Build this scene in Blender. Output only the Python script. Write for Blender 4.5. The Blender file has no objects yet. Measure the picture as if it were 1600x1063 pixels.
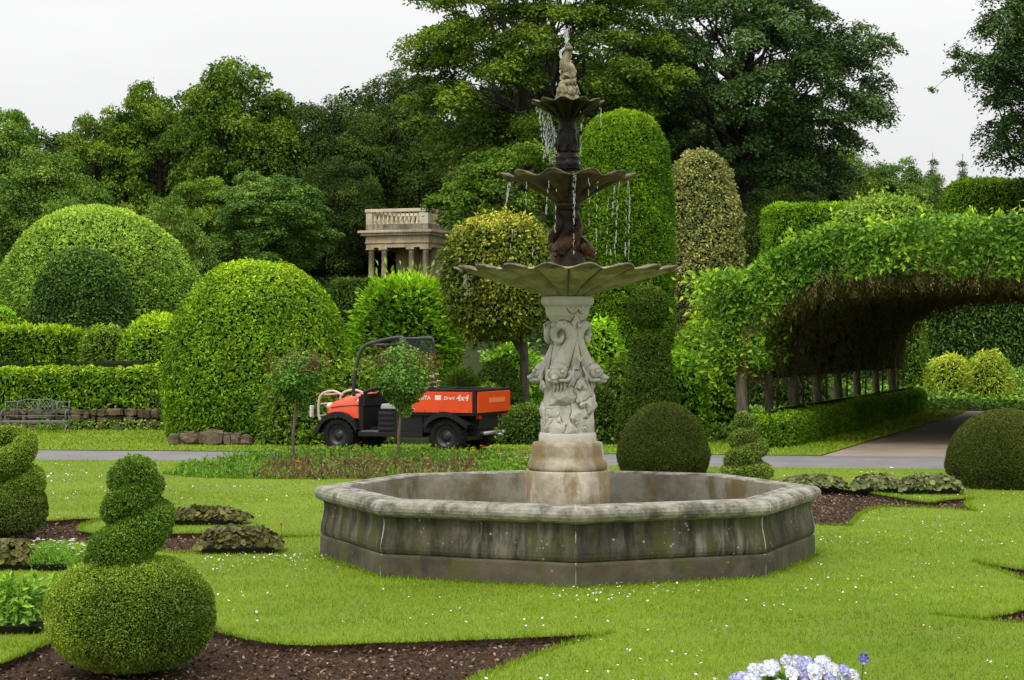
import bpy, bmesh, math, random
import numpy as np
from mathutils import Vector, Matrix, noise as mnoise
from mathutils.geometry import delaunay_2d_cdt
R = math.radians
sc = bpy.context.scene
COL = sc.collection
random.seed(5)
RNG = np.random.default_rng(11)
CH, FP = 1.9, 2977.0          # eye height (m), focal length in photo pixels
HZ = 531.5

def at(px, py, d):
    """world point seen at a photo position at distance d"""
    return Vector(((px-800)*d/FP, d, CH-(py-HZ)*d/FP))
def gp(px, py):
    d = CH*FP/(py-HZ)
    return ((px-800)*d/FP, d)
def sstep(a, b, x):
    t = np.clip((x-a)/(b-a), 0, 1); return t*t*(3-2*t)
def terr(x, y):
    """height of the land: flat garden, rising to the wooded hill"""
    x = np.asarray(x, float); y = np.asarray(y, float)
    start = 40.5+11.5*sstep(-2, 9, x)
    d = np.maximum(y-start, 0)
    step = 0.42*sstep(-2.0, -4.0, x)*sstep(40.3, 40.9, y)
    rise = 0.072*np.minimum(d, 90)+0.01*np.maximum(d-90, 0)
    return step+rise*sstep(0, 8, d)
def th(x, y): return float(terr(x, y))

# ---------------------------------------------------------------- tags
def tag(o, label=None, cat=None, group=None, kind=None):
    if label: o['label'] = label
    if cat: o['category'] = cat
    if group: o['group'] = group
    if kind: o['kind'] = kind
    return o
def empty(name, loc, label, cat, group=None, rz=0):
    o = bpy.data.objects.new(name, None); COL.objects.link(o)
    o.location = loc; o.rotation_euler = (0, 0, rz); o.empty_display_size = .2
    return tag(o, label, cat, group)
def link(name, me, parent=None, loc=None):
    o = bpy.data.objects.new(name, me); COL.objects.link(o)
    if parent: o.parent = parent
    if loc is not None: o.location = loc
    return o
def copy_tree(o, parent=None):
    c = o.copy(); COL.objects.link(c); c.parent = parent
    for ch in [k for k in COL.objects if k.parent == o]: copy_tree(ch, c)
    return c

# ---------------------------------------------------------------- materials
def newmat(name):
    m = bpy.data.materials.new(name); m.use_nodes = True
    nt = m.node_tree; nt.nodes.clear()
    out = nt.nodes.new('ShaderNodeOutputMaterial')
    return m, nt, out
def N(nt, t, **kw):
    n = nt.nodes.new(t)
    for k, v in kw.items():
        if k in ('inp',):
            for a, b in v.items(): n.inputs[a].default_value = b
        else: setattr(n, k, v)
    return n
def ramp(nt, stops):
    n = nt.nodes.new('ShaderNodeValToRGB'); cr = n.color_ramp
    while len(cr.elements) > 1: cr.elements.remove(cr.elements[-1])
    cr.elements[0].position = stops[0][0]; cr.elements[0].color = (*stops[0][1], 1)
    for p, c in stops[1:]:
        e = cr.elements.new(p); e.color = (*c, 1)
    return n
def mixc(nt, f, a, b, mode='MIX'):
    n = nt.nodes.new('ShaderNodeMix'); n.data_type = 'RGBA'; n.blend_type = mode
    def put(i, v):
        if hasattr(v, 'is_linked') or isinstance(v, bpy.types.NodeSocket): nt.links.new(v, n.inputs[i])
        elif isinstance(v, (int, float)): n.inputs[i].default_value = v
        else: n.inputs[i].default_value = (*v, 1)
    put(0, f); put(6, a); put(7, b)
    return n.outputs[2]
def noise(nt, scale, detail=4, rough=.55, coord='Object', stretch=None, off=0):
    tc = nt.nodes.new('ShaderNodeTexCoord'); src = tc.outputs[coord]
    if stretch or off:
        mp = nt.nodes.new('ShaderNodeMapping'); nt.links.new(src, mp.inputs[0])
        mp.inputs['Scale'].default_value = stretch or (1, 1, 1)
        mp.inputs['Location'].default_value = (off, off*.7, off*.3); src = mp.outputs[0]
    n = nt.nodes.new('ShaderNodeTexNoise'); nt.links.new(src, n.inputs['Vector'])
    n.inputs['Scale'].default_value = scale; n.inputs['Detail'].default_value = detail
    n.inputs['Roughness'].default_value = rough
    return n.outputs['Fac']
def rng_(nt, v, a, b, c=0., d=1.):
    m = nt.nodes.new('ShaderNodeMapRange'); nt.links.new(v, m.inputs[0])
    for i, k in zip((1, 2, 3, 4), (a, b, c, d)): m.inputs[i].default_value = k
    return m.outputs[0]
def bump(nt, h, strength, dist):
    b = nt.nodes.new('ShaderNodeBump'); nt.links.new(h, b.inputs['Height'])
    b.inputs['Strength'].default_value = strength; b.inputs['Distance'].default_value = dist
    return b.outputs[0]

def leafmat(name, dark, mid, light, rough=.5, spec=.35, tr=.22, nscale=1.5, pos=(.0, .5, 1.), gain=1.5):
    m, nt, out = newmat(name)
    a = N(nt, 'ShaderNodeAttribute', attribute_name='rnd')
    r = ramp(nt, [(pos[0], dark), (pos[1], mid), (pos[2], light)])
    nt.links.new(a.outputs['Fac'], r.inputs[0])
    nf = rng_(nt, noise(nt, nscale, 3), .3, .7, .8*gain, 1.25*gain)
    oi = N(nt, 'ShaderNodeObjectInfo')
    vr = rng_(nt, oi.outputs['Random'], 0, 1, .88, 1.12)
    mu = N(nt, 'ShaderNodeMath', operation='MULTIPLY'); nt.links.new(nf, mu.inputs[0]); nt.links.new(vr, mu.inputs[1])
    vm = N(nt, 'ShaderNodeVectorMath', operation='SCALE')
    nt.links.new(r.outputs[0], vm.inputs[0]); nt.links.new(mu.outputs[0], vm.inputs['Scale'])
    p = N(nt, 'ShaderNodeBsdfPrincipled'); nt.links.new(vm.outputs[0], p.inputs['Base Color'])
    p.inputs['Roughness'].default_value = rough; p.inputs['Specular IOR Level'].default_value = spec*.42
    t = N(nt, 'ShaderNodeBsdfTranslucent')
    tcol = mixc(nt, 1., vm.outputs[0], (1.25, 1.2, .6), 'MULTIPLY'); nt.links.new(tcol, t.inputs[0])
    mx = N(nt, 'ShaderNodeMixShader'); mx.inputs[0].default_value = tr*.7
    nt.links.new(p.outputs[0], mx.inputs[1]); nt.links.new(t.outputs[0], mx.inputs[2])
    nt.links.new(mx.outputs[0], out.inputs[0])
    return m
def plain(name, col, rough=.5, metal=0., spec=.5, var=.0, nscale=8, bmp=0., bscale=60, bd=.01, coat=0.):
    m, nt, out = newmat(name)
    p = N(nt, 'ShaderNodeBsdfPrincipled'); nt.links.new(p.outputs[0], out.inputs[0])
    if var:
        c = mixc(nt, rng_(nt, noise(nt, nscale, 5), .3, .7), tuple(k*(1-var) for k in col), tuple(min(1, k*(1+var)) for k in col))
        nt.links.new(c, p.inputs['Base Color'])
    else: p.inputs['Base Color'].default_value = (*col, 1)
    p.inputs['Roughness'].default_value = rough; p.inputs['Metallic'].default_value = metal
    p.inputs['Specular IOR Level'].default_value = spec; p.inputs['Coat Weight'].default_value = coat
    if bmp: nt.links.new(bump(nt, noise(nt, bscale, 6, .6), bmp, bd), p.inputs['Normal'])
    return m
def stone(name, base, light, dark, moss=None, streak=0., dirt=.5, spots=0., rough=.85, bm=.5, ns=6, off=0, mosslo=.52, streak_hi=.62, spec=.3, crev=0., bsc=45):
    m, nt, out = newmat(name)
    p = N(nt, 'ShaderNodeBsdfPrincipled'); nt.links.new(p.outputs[0], out.inputs[0])
    c = mixc(nt, rng_(nt, noise(nt, ns, 7, .65, off=off), .35, .68), base, light)
    c = mixc(nt, rng_(nt, noise(nt, ns*.45, 8, .7, off=3+off), .475, .62, 0, dirt), c, dark)
    if streak:
        c = mixc(nt, rng_(nt, noise(nt, 9, 7, .68, stretch=(1, 1, .09), off=off), .42, streak_hi, 0, streak), c, dark)
        c = mixc(nt, rng_(nt, noise(nt, 26, 5, .6, stretch=(1, 1, .05), off=off+3), .5, .72, 0, streak*.6), c, dark)
    if moss:
        c = mixc(nt, rng_(nt, noise(nt, 4, 6, .65, stretch=(1, 1, .4), off=7+off), mosslo-.03, mosslo+.09, 0, .85), c, moss)
    if spots:
        v = N(nt, 'ShaderNodeTexVoronoi'); tc = N(nt, 'ShaderNodeTexCoord'); nt.links.new(tc.outputs['Object'], v.inputs['Vector'])
        v.inputs['Scale'].default_value = 17
        sp = rng_(nt, v.outputs['Distance'], .1, .2, spots, 0)
        mk = rng_(nt, noise(nt, 3, 3, off=12), .5, .6)
        mm = N(nt, 'ShaderNodeMath', operation='MULTIPLY'); nt.links.new(sp, mm.inputs[0]); nt.links.new(mk, mm.inputs[1])
        c = mixc(nt, mm.outputs[0], c, (.55, .53, .46))
    if crev:   # shade painted into the hollows of the carving, light onto its ridges
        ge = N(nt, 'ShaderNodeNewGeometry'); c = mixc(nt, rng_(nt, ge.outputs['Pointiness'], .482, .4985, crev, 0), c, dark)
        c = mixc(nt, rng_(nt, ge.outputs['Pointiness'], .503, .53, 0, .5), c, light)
    nt.links.new(c, p.inputs['Base Color'])
    p.inputs['Roughness'].default_value = rough; p.inputs['Specular IOR Level'].default_value = spec
    nt.links.new(bump(nt, noise(nt, bsc, 8, .7), bm, .012), p.inputs['Normal'])
    return m
def bark(name, a, b):
    m, nt, out = newmat(name)
    p = N(nt, 'ShaderNodeBsdfPrincipled'); nt.links.new(p.outputs[0], out.inputs[0])
    n1 = noise(nt, 14, 6, .65, stretch=(1, 1, .25))
    nt.links.new(mixc(nt, rng_(nt, n1, .35, .65), a, b), p.inputs['Base Color'])
    p.inputs['Roughness'].default_value = .9; nt.links.new(bump(nt, n1, .8, .03), p.inputs['Normal'])
    return m

L = {}
L['laurel'] = leafmat('leaf_laurel_bright', (0.030, 0.073, 0.004), (0.115, 0.229, 0.007), (0.365, 0.491, 0.013), rough=.42, spec=.4, tr=.25)
L['laurel2'] = leafmat('leaf_laurel_spring', (0.038, 0.095, 0.005), (0.145, 0.304, 0.011), (0.376, 0.585, 0.019), rough=.42, spec=.4, tr=.28)
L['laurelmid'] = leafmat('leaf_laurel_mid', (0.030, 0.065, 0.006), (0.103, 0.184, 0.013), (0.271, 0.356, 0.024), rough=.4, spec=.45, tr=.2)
L['hedge'] = leafmat('leaf_hedge_low', (0.033, 0.090, 0.004), (0.103, 0.206, 0.008), (0.382, 0.507, 0.015), rough=.45, tr=.25)
L['privet'] = leafmat('leaf_privet', (0.038, 0.086, 0.010), (0.125, 0.236, 0.025), (0.354, 0.486, 0.068), rough=.5, tr=.2)
L['darkholly'] = leafmat('leaf_dark_holly', (0.016, 0.039, 0.006), (0.053, 0.115, 0.012), (0.173, 0.279, 0.040), rough=.3, spec=.55, tr=.08)
L['yew'] = leafmat('leaf_yew_green', (0.036, 0.077, 0.005), (0.118, 0.236, 0.010), (0.300, 0.436, 0.018), rough=.6, tr=.15)
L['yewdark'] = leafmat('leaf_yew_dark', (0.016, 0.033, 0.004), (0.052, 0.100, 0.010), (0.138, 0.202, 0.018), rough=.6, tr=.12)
L['yewolive'] = leafmat('leaf_yew_olive', (0.024, 0.034, 0.006), (0.054, 0.074, 0.010), (0.126, 0.138, 0.022), rough=.65, tr=.1)
L['box'] = leafmat('leaf_box', (0.055, 0.091, 0.010), (0.150, 0.236, 0.020), (0.400, 0.458, 0.055), rough=.42, spec=.45, tr=.2, nscale=5)
L['boxgreen'] = leafmat('leaf_box_green', (0.042, 0.089, 0.009), (0.113, 0.209, 0.018), (0.302, 0.432, 0.040), rough=.4, spec=.45, tr=.2, nscale=5)
L['boxgrey'] = leafmat('leaf_box_grey', (0.048, 0.076, 0.014), (0.117, 0.172, 0.026), (0.261, 0.317, 0.066), rough=.5, tr=.15, nscale=5)
L['holly'] = leafmat('leaf_variegated_gold', (0.019, 0.041, 0.004), (0.127, 0.166, 0.014), (0.474, 0.431, 0.050), rough=.35, spec=.5, tr=.12, pos=(.15, .5, .9))
L['hollypale'] = leafmat('leaf_variegated_cream', (0.046, 0.075, 0.017), (0.218, 0.230, 0.060), (0.575, 0.483, 0.204), rough=.4, spec=.45, tr=.12, pos=(.1, .5, .95))
L['laburnum'] = leafmat('leaf_laburnum', (0.028, 0.073, 0.008), (0.107, 0.228, 0.020), (0.397, 0.503, 0.030), rough=.45, tr=.25, nscale=1.2)
L['goldshrub'] = leafmat('leaf_gold_shrub', (.08, .16, .012), (.30, .38, .035), (.62, .58, .10), rough=.5, tr=.25)
L['ivy'] = leafmat('leaf_ivy', (0.032, 0.074, 0.009), (0.108, 0.207, 0.022), (0.243, 0.368, 0.048), rough=.45, tr=.2)
L['rose'] = leafmat('leaf_rose', (0.024, 0.068, 0.007), (0.084, 0.198, 0.024), (0.209, 0.360, 0.049), rough=.4, spec=.4, tr=.12)
L['rosered'] = leafmat('leaf_rose_shoots', (0.052, 0.025, 0.013), (0.126, 0.060, 0.028), (0.175, 0.105, 0.040), rough=.5, tr=.15)
L['bed'] = leafmat('leaf_bedding', (.04, .10, .012), (.10, .22, .02), (.22, .36, .045), rough=.5, tr=.2)
L['bedpurple'] = leafmat('leaf_bedding_purple', (.06, .05, .02), (.13, .10, .045), (.20, .20, .06), rough=.5, tr=.15)
L['begonia'] = leafmat('leaf_round_bronze', (0.031, 0.030, 0.008), (0.061, 0.060, 0.015), (0.136, 0.121, 0.029), rough=.4, spec=.4, tr=.12)
L['begoniagrey'] = leafmat('leaf_round_grey', (0.036, 0.045, 0.015), (0.078, 0.093, 0.030), (0.144, 0.163, 0.056), rough=.4, spec=.4, tr=.12)
L['tender'] = leafmat('leaf_tender_green', (.055, .12, .015), (.14, .27, .03), (.28, .42, .06), rough=.45, tr=.25)
L['grass'] = leafmat('leaf_lawn_blades', (.145, .235, .010), (.215, .335, .014), (.33, .44, .04), rough=.55, spec=.3, tr=.28, nscale=.6, gain=1.0)
# woodland
L['maple'] = leafmat('leaf_maple', (0.034, 0.068, 0.006), (0.082, 0.156, 0.011), (0.185, 0.267, 0.020), rough=.55, tr=.2, nscale=.35)
L['mapleblue'] = leafmat('leaf_maple_cool', (0.033, 0.078, 0.013), (0.080, 0.158, 0.023), (0.166, 0.254, 0.041), rough=.55, tr=.18, nscale=.35)
L['olive'] = leafmat('leaf_olive_shrub', (0.040, 0.089, 0.009), (0.100, 0.184, 0.020), (0.219, 0.304, 0.050), rough=.55, tr=.15, nscale=.4)
L['beech'] = leafmat('leaf_beech_dark', (0.015, 0.032, 0.005), (0.038, 0.070, 0.010), (0.083, 0.133, 0.018), rough=.55, tr=.12, nscale=.3)
L['oak'] = leafmat('leaf_oak', (0.031, 0.062, 0.006), (0.078, 0.143, 0.011), (0.180, 0.257, 0.021), rough=.55, tr=.2, nscale=.3)
L['beechgrey'] = leafmat('leaf_beech_cool', (0.015, 0.040, 0.010), (0.038, 0.082, 0.017), (0.096, 0.159, 0.038), rough=.5, tr=.14, nscale=.3)
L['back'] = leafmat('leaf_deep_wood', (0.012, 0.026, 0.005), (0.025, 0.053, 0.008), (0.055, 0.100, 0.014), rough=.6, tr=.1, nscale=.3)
L['conifer'] = leafmat('leaf_conifer', (.04, .06, .03), (.07, .10, .05), (.11, .14, .07), rough=.6, tr=.1)
M = {}
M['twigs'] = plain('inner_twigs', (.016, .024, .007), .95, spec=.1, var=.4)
M['bark'] = bark('bark_grey', (.035, .03, .02), (.11, .095, .065))
M['barkdark'] = bark('bark_dark', (.012, .011, .008), (.045, .038, .026))
M['barkrose'] = bark('bark_rose', (.08, .06, .035), (.2, .16, .10))
M['soil'] = None

# ---------------------------------------------------------------- numpy meshes
def npmesh(name, V, F, mats, mi=None, rnd=None, smooth=False):
    """V (n,3); F (m,3) triangles"""
    me = bpy.data.meshes.new(name)
    V = np.ascontiguousarray(V, np.float32); F = np.ascontiguousarray(F, np.int32)
    me.vertices.add(len(V)); me.vertices.foreach_set('co', V.ravel())
    k = F.shape[1]
    me.loops.add(F.size); me.loops.foreach_set('vertex_index', F.ravel())
    me.polygons.add(len(F)); me.polygons.foreach_set('loop_start', np.arange(0, F.size, k, dtype=np.int32))
    me.polygons.foreach_set('loop_total', np.full(len(F), k, np.int32))
    for m in mats: me.materials.append(m)
    if mi is not None: me.polygons.foreach_set('material_index', np.ascontiguousarray(mi, np.int32))
    me.polygons.foreach_set('use_smooth', np.full(len(F), smooth, bool))
    if rnd is not None:
        a = me.attributes.new('rnd', 'FLOAT', 'FACE'); a.data.foreach_set('value', np.ascontiguousarray(rnd, np.float32))
    me.update(calc_edges=True)
    return me
def unit(v): return v/np.maximum(np.linalg.norm(v, axis=-1, keepdims=True), 1e-9)
def lumps(P, s, seed=0):
    """smooth pseudo noise about -1..1"""
    r = np.random.default_rng(seed); o = np.zeros(len(P))
    for k in range(5):
        w = r.normal(size=3); w /= np.linalg.norm(w)
        u = np.cross(w, r.normal(size=3)); u /= np.linalg.norm(u)
        f = s*(1+.55*k)
        o += np.sin(P@w*f+r.uniform(0, 6))*np.sin(P@u*f*1.1+r.uniform(0, 6))/(1+.4*k)
    return o/2.0
def tri_area(V, T):
    a, b, c = V[T[:, 0]], V[T[:, 1]], V[T[:, 2]]
    n = np.cross(b-a, c-a); A = np.linalg.norm(n, axis=1)*.5
    return A, unit(n)
def sample(V, T, n, rng):
    A, Nn = tri_area(V, T); idx = rng.choice(len(T), n, p=A/A.sum())
    u, v = rng.random(n), rng.random(n); f = u+v > 1; u[f] = 1-u[f]; v[f] = 1-v[f]
    a, b, c = V[T[idx, 0]], V[T[idx, 1]], V[T[idx, 2]]
    return a+(b-a)*u[:, None]+(c-a)*v[:, None], Nn[idx]
def leaf_geo(P, Nn, L_, W_, rng, lift=(0.1, .9), droop=0., twist=.5, fold=.12):
    """leaf blades: rooted at P, lying between the surface and its normal"""
    n = len(P)
    t = unit(np.cross(Nn, rng.normal(size=(n, 3))))
    e = rng.uniform(lift[0], lift[1], n)[:, None]
    ax = unit(t*(1-e)+Nn*e+np.array([0, 0, -1.])*droop*rng.uniform(.3, 1.3, n)[:, None])
    nn = unit(Nn+rng.normal(size=(n, 3))*twist)
    w = unit(np.cross(ax, nn)); nn = np.cross(w, ax)
    s = rng.uniform(.65, 1.3, n)[:, None]
    Lh, Wh = L_*s, W_*s*.5
    base = P; tip = P+ax*Lh; m1 = P+ax*Lh*.45+w*Wh+nn*fold*Lh; m2 = P+ax*Lh*.45-w*Wh+nn*fold*Lh
    V = np.stack([base, m1, tip, m2], 1).reshape(-1, 3)
    b = np.arange(n)*4
    F = np.stack([np.stack([b, b+1, b+2], 1), np.stack([b, b+2, b+3], 1)], 1).reshape(-1, 3)
    return V, F
def lathe_np(prof, rx, ry, nu=72, nv=48, lump=0., ls=2., seed=0):
    """prof: list of (radius 0..1, z) ; closed surface, outward normals"""
    pr = np.array(prof, float)
    d = np.r_[0, np.cumsum(np.hypot(np.diff(pr[:, 0])*(rx+ry)/2, np.diff(pr[:, 1])))]
    s = np.linspace(0, d[-1], nv); r = np.interp(s, d, pr[:, 0]); z = np.interp(s, d, pr[:, 1])
    a = np.linspace(0, 2*math.pi, nu, endpoint=False)
    V = np.stack([np.outer(r, np.cos(a))*rx, np.outer(r, np.sin(a))*ry, np.outer(z, np.ones(nu))], 2).reshape(-1, 3)
    i, j = np.meshgrid(np.arange(nv-1), np.arange(nu), indexing='ij'); i = i.ravel(); j = j.ravel()
    a0, b0, c0, d0 = i*nu+j, i*nu+(j+1) % nu, (i+1)*nu+(j+1) % nu, (i+1)*nu+j
    T = np.r_[np.stack([a0, b0, c0], 1), np.stack([a0, c0, d0], 1)]
    if lump:
        c = np.array([0, 0, V[:, 2].mean()]); V = V+unit(V-c)*lumps(V, ls, seed)[:, None]*lump
    A, _ = tri_area(V, T); T = T[A > 1e-8]
    return V, T
def dome_prof(h, p=2., q=2., foot=1.):
    t = np.linspace(0, 1, 40)
    return [(foot+(1-foot)*min(1, k*5) if k < .2 else 1, 0) for k in ()]+[((max(0, 1-k**p))**(1/q)*(foot+(1-foot)*min(1, k*4)), k*h) for k in t]
def ball_prof(z0, z1, p=2.):
    out = []
    for k in np.linspace(-1, 1, 41):
        out.append(((max(0, 1-abs(k)**p))**(1/p), z0+(z1-z0)*(k+1)/2))
    return out
def box_np(sx, sy, h, r=.15, lump=.05, ls=1.5, seed=0):
    """rounded hedge block centred on x,y standing from z=0: a superellipsoid-like box"""
    nu, nv = 96, 40
    a = np.linspace(0, 2*math.pi, nu, endpoint=False); e = 2/7.
    ca, sa = np.cos(a), np.sin(a); cx = np.sign(ca)*np.abs(ca)**e*sx/2; cy = np.sign(sa)*np.abs(sa)**e*sy/2
    rr = min(sx, sy)/2
    prof = [(1, 0), (1, h-r)]+[(1-r/rr*(1-math.cos(t)), h-r+r*math.sin(t)) for t in np.linspace(0, math.pi/2, 8)]+[(0, h)]
    pr = np.array(prof); d = np.r_[0, np.cumsum(np.hypot(np.diff(pr[:, 0])*rr, np.diff(pr[:, 1])))]
    s = np.linspace(0, d[-1], nv); k = np.interp(s, d, pr[:, 0]); z = np.interp(s, d, pr[:, 1])
    inset = (1-k)*rr
    X = np.sign(cx)[None]*np.maximum(np.abs(cx)[None]-inset[:, None], 0); Y = np.sign(cy)[None]*np.maximum(np.abs(cy)[None]-inset[:, None], 0)
    fl = k <= .0; X[fl] = 0; Y[fl] = 0
    V = np.stack([X, Y, np.outer(z, np.ones(nu))], 2).reshape(-1, 3)
    i, j = np.meshgrid(np.arange(nv-1), np.arange(nu), indexing='ij'); i = i.ravel(); j = j.ravel()
    a0, b0, c0, d0 = i*nu+j, i*nu+(j+1) % nu, (i+1)*nu+(j+1) % nu, (i+1)*nu+j
    T = np.r_[np.stack([a0, b0, c0], 1), np.stack([a0, c0, d0], 1)]
    top = np.array([[0, 0, h]])
    V = V+np.stack([lumps(V, ls, seed), lumps(V, ls, seed+1), lumps(V, ls, seed+2)*.8], 1)*lump*np.minimum(V[:, 2:3]/.3, 1)
    A, _ = tri_area(V, T); T = T[A > 1e-8]
    return V, T
def tube_np(pts, rad, nu=28, cap=True):
    P = np.array(pts, float); n = len(P); rad = np.array(rad, float)
    tg = unit(np.gradient(P, axis=0)); up = np.array([0, 0, 1.])
    if abs(tg[0] @ up) > .95: up = np.array([1., 0, 0])
    fr = []; u = unit(np.cross(up, tg[0]))
    for k in range(n):
        u = u-tg[k]*(u@tg[k]); u = unit(u); fr.append((u, np.cross(tg[k], u)))
    a = np.linspace(0, 2*math.pi, nu, endpoint=False)
    V = np.concatenate([P[k]+rad[k]*(np.outer(np.cos(a), fr[k][0])+np.outer(np.sin(a), fr[k][1])) for k in range(n)])
    i, j = np.meshgrid(np.arange(n-1), np.arange(nu), indexing='ij'); i = i.ravel(); j = j.ravel()
    a0, b0, c0, d0 = i*nu+j, i*nu+(j+1) % nu, (i+1)*nu+(j+1) % nu, (i+1)*nu+j
    T = np.r_[np.stack([a0, b0, c0], 1), np.stack([a0, c0, d0], 1)]
    if cap:
        V = np.r_[V, P[:1], P[-1:]]; j = np.arange(nu)
        T = np.r_[T, np.stack([np.full(nu, len(V)-2), (j+1) % nu, j], 1), np.stack([np.full(nu, len(V)-1), (n-1)*nu+j, (n-1)*nu+(j+1) % nu], 1)]
    return V, T
def merge(parts):
    V, T, o = [], [], 0
    for v, t in parts: V.append(v); T.append(t+o); o += len(v)
    return np.concatenate(V), np.concatenate(T)

def foliage(name, V, T, mat, leaf=.06, asp=.5, cov=1.6, lift=(.1, .7), droop=.2, shell=.08, rough=.03, seed=1,
            young=.35, shrink=.04, parent=None, loc=None, fold=.12, twist=.5, patch=.25, core=True, wild=.0, coreV=None, tuft=1.):
    """clipped foliage: a twiggy core covered by individual leaves"""
    rng = np.random.default_rng(seed)
    A, Nn = tri_area(V, T); area = A.sum()
    n = int(cov*area/(.5*leaf*leaf*asp)); n = min(n, 130000)
    P, Nm = sample(V, T, n, rng)
    dsp = lumps(P, 9/max(.3, leaf*9), seed+3)*rough
    dep = rng.random(n)**1.6*shell
    tf = lumps(P, 1.35/leaf, seed+9)*.38*leaf*tuft+lumps(P, .55/leaf, seed+12)*.35*leaf*tuft   # tufts of shoots with hollows between
    P = P+Nm*(dsp-dep+tf)[:, None]
    if wild:
        k = rng.random(n) < .06; P[k] += Nm[k]*rng.uniform(0, wild, k.sum())[:, None]+np.array([0, 0, 1])*rng.uniform(0, wild, k.sum())[:, None]
    rnd = rng.random(n)*.62+young*np.clip(Nm[:, 2], 0, 1)**1.5*rng.uniform(.2, 1.1, n)+patch*.5*lumps(P, 2.2, seed+5)+.06  # upward leaves coloured lighter: young growth plus brighter tops painted in
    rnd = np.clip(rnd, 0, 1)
    LV, LF = leaf_geo(P, Nm, leaf, leaf*asp, rng, lift, droop, twist, fold)
    parts_v, parts_f = [LV], [LF]; mi = [np.zeros(len(LF), int)]; rr = [np.repeat(rnd, 2)]
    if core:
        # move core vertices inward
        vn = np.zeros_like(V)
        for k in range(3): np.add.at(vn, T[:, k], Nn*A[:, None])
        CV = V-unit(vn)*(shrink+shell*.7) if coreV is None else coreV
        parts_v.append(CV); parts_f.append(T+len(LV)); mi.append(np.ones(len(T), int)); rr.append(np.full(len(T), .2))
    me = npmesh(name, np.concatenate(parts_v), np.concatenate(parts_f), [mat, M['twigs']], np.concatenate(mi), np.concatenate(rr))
    return link(name, me, parent, loc)

def dome(name, label, cat, x0, x1, ytop, d, mat, p=2.2, q=2.2, ratio=1., base=None, leaf=.06, group=None, foot=1., **kw):
    c = at((x0+x1)/2, ytop, d); rx = (x1-x0)/2*d/FP
    g = th(c.x, d) if base is None else base
    V, T = lathe_np(dome_prof(c.z-g, p, q, foot), rx, rx*ratio, lump=kw.pop('lump', .06)*rx, ls=kw.pop('ls', 2.5)/rx, seed=kw.get('seed', 1))
    o = foliage(name, V, T, mat, leaf=leaf, loc=(c.x, d, g), **kw)
    return tag(o, label, cat, group)
def hedge_block(name, label, cat, x0, x1, ytop, d, sy, mat, base=None, rz=0., group=None, r=.2, lump=.06, ls=1.5, **kw):
    c = at((x0+x1)/2, ytop, d); sx = (x1-x0)*d/FP/max(.3, math.cos(rz)); g = th(c.x, d) if base is None else base
    V, T = box_np(sx, sy, c.z-g, r, lump, ls, kw.get('seed', 1))
    o = foliage(name, V, T, mat, loc=(c.x, d, g), **kw); o.rotation_euler.z = rz
    return tag(o, label, cat, group)

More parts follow.
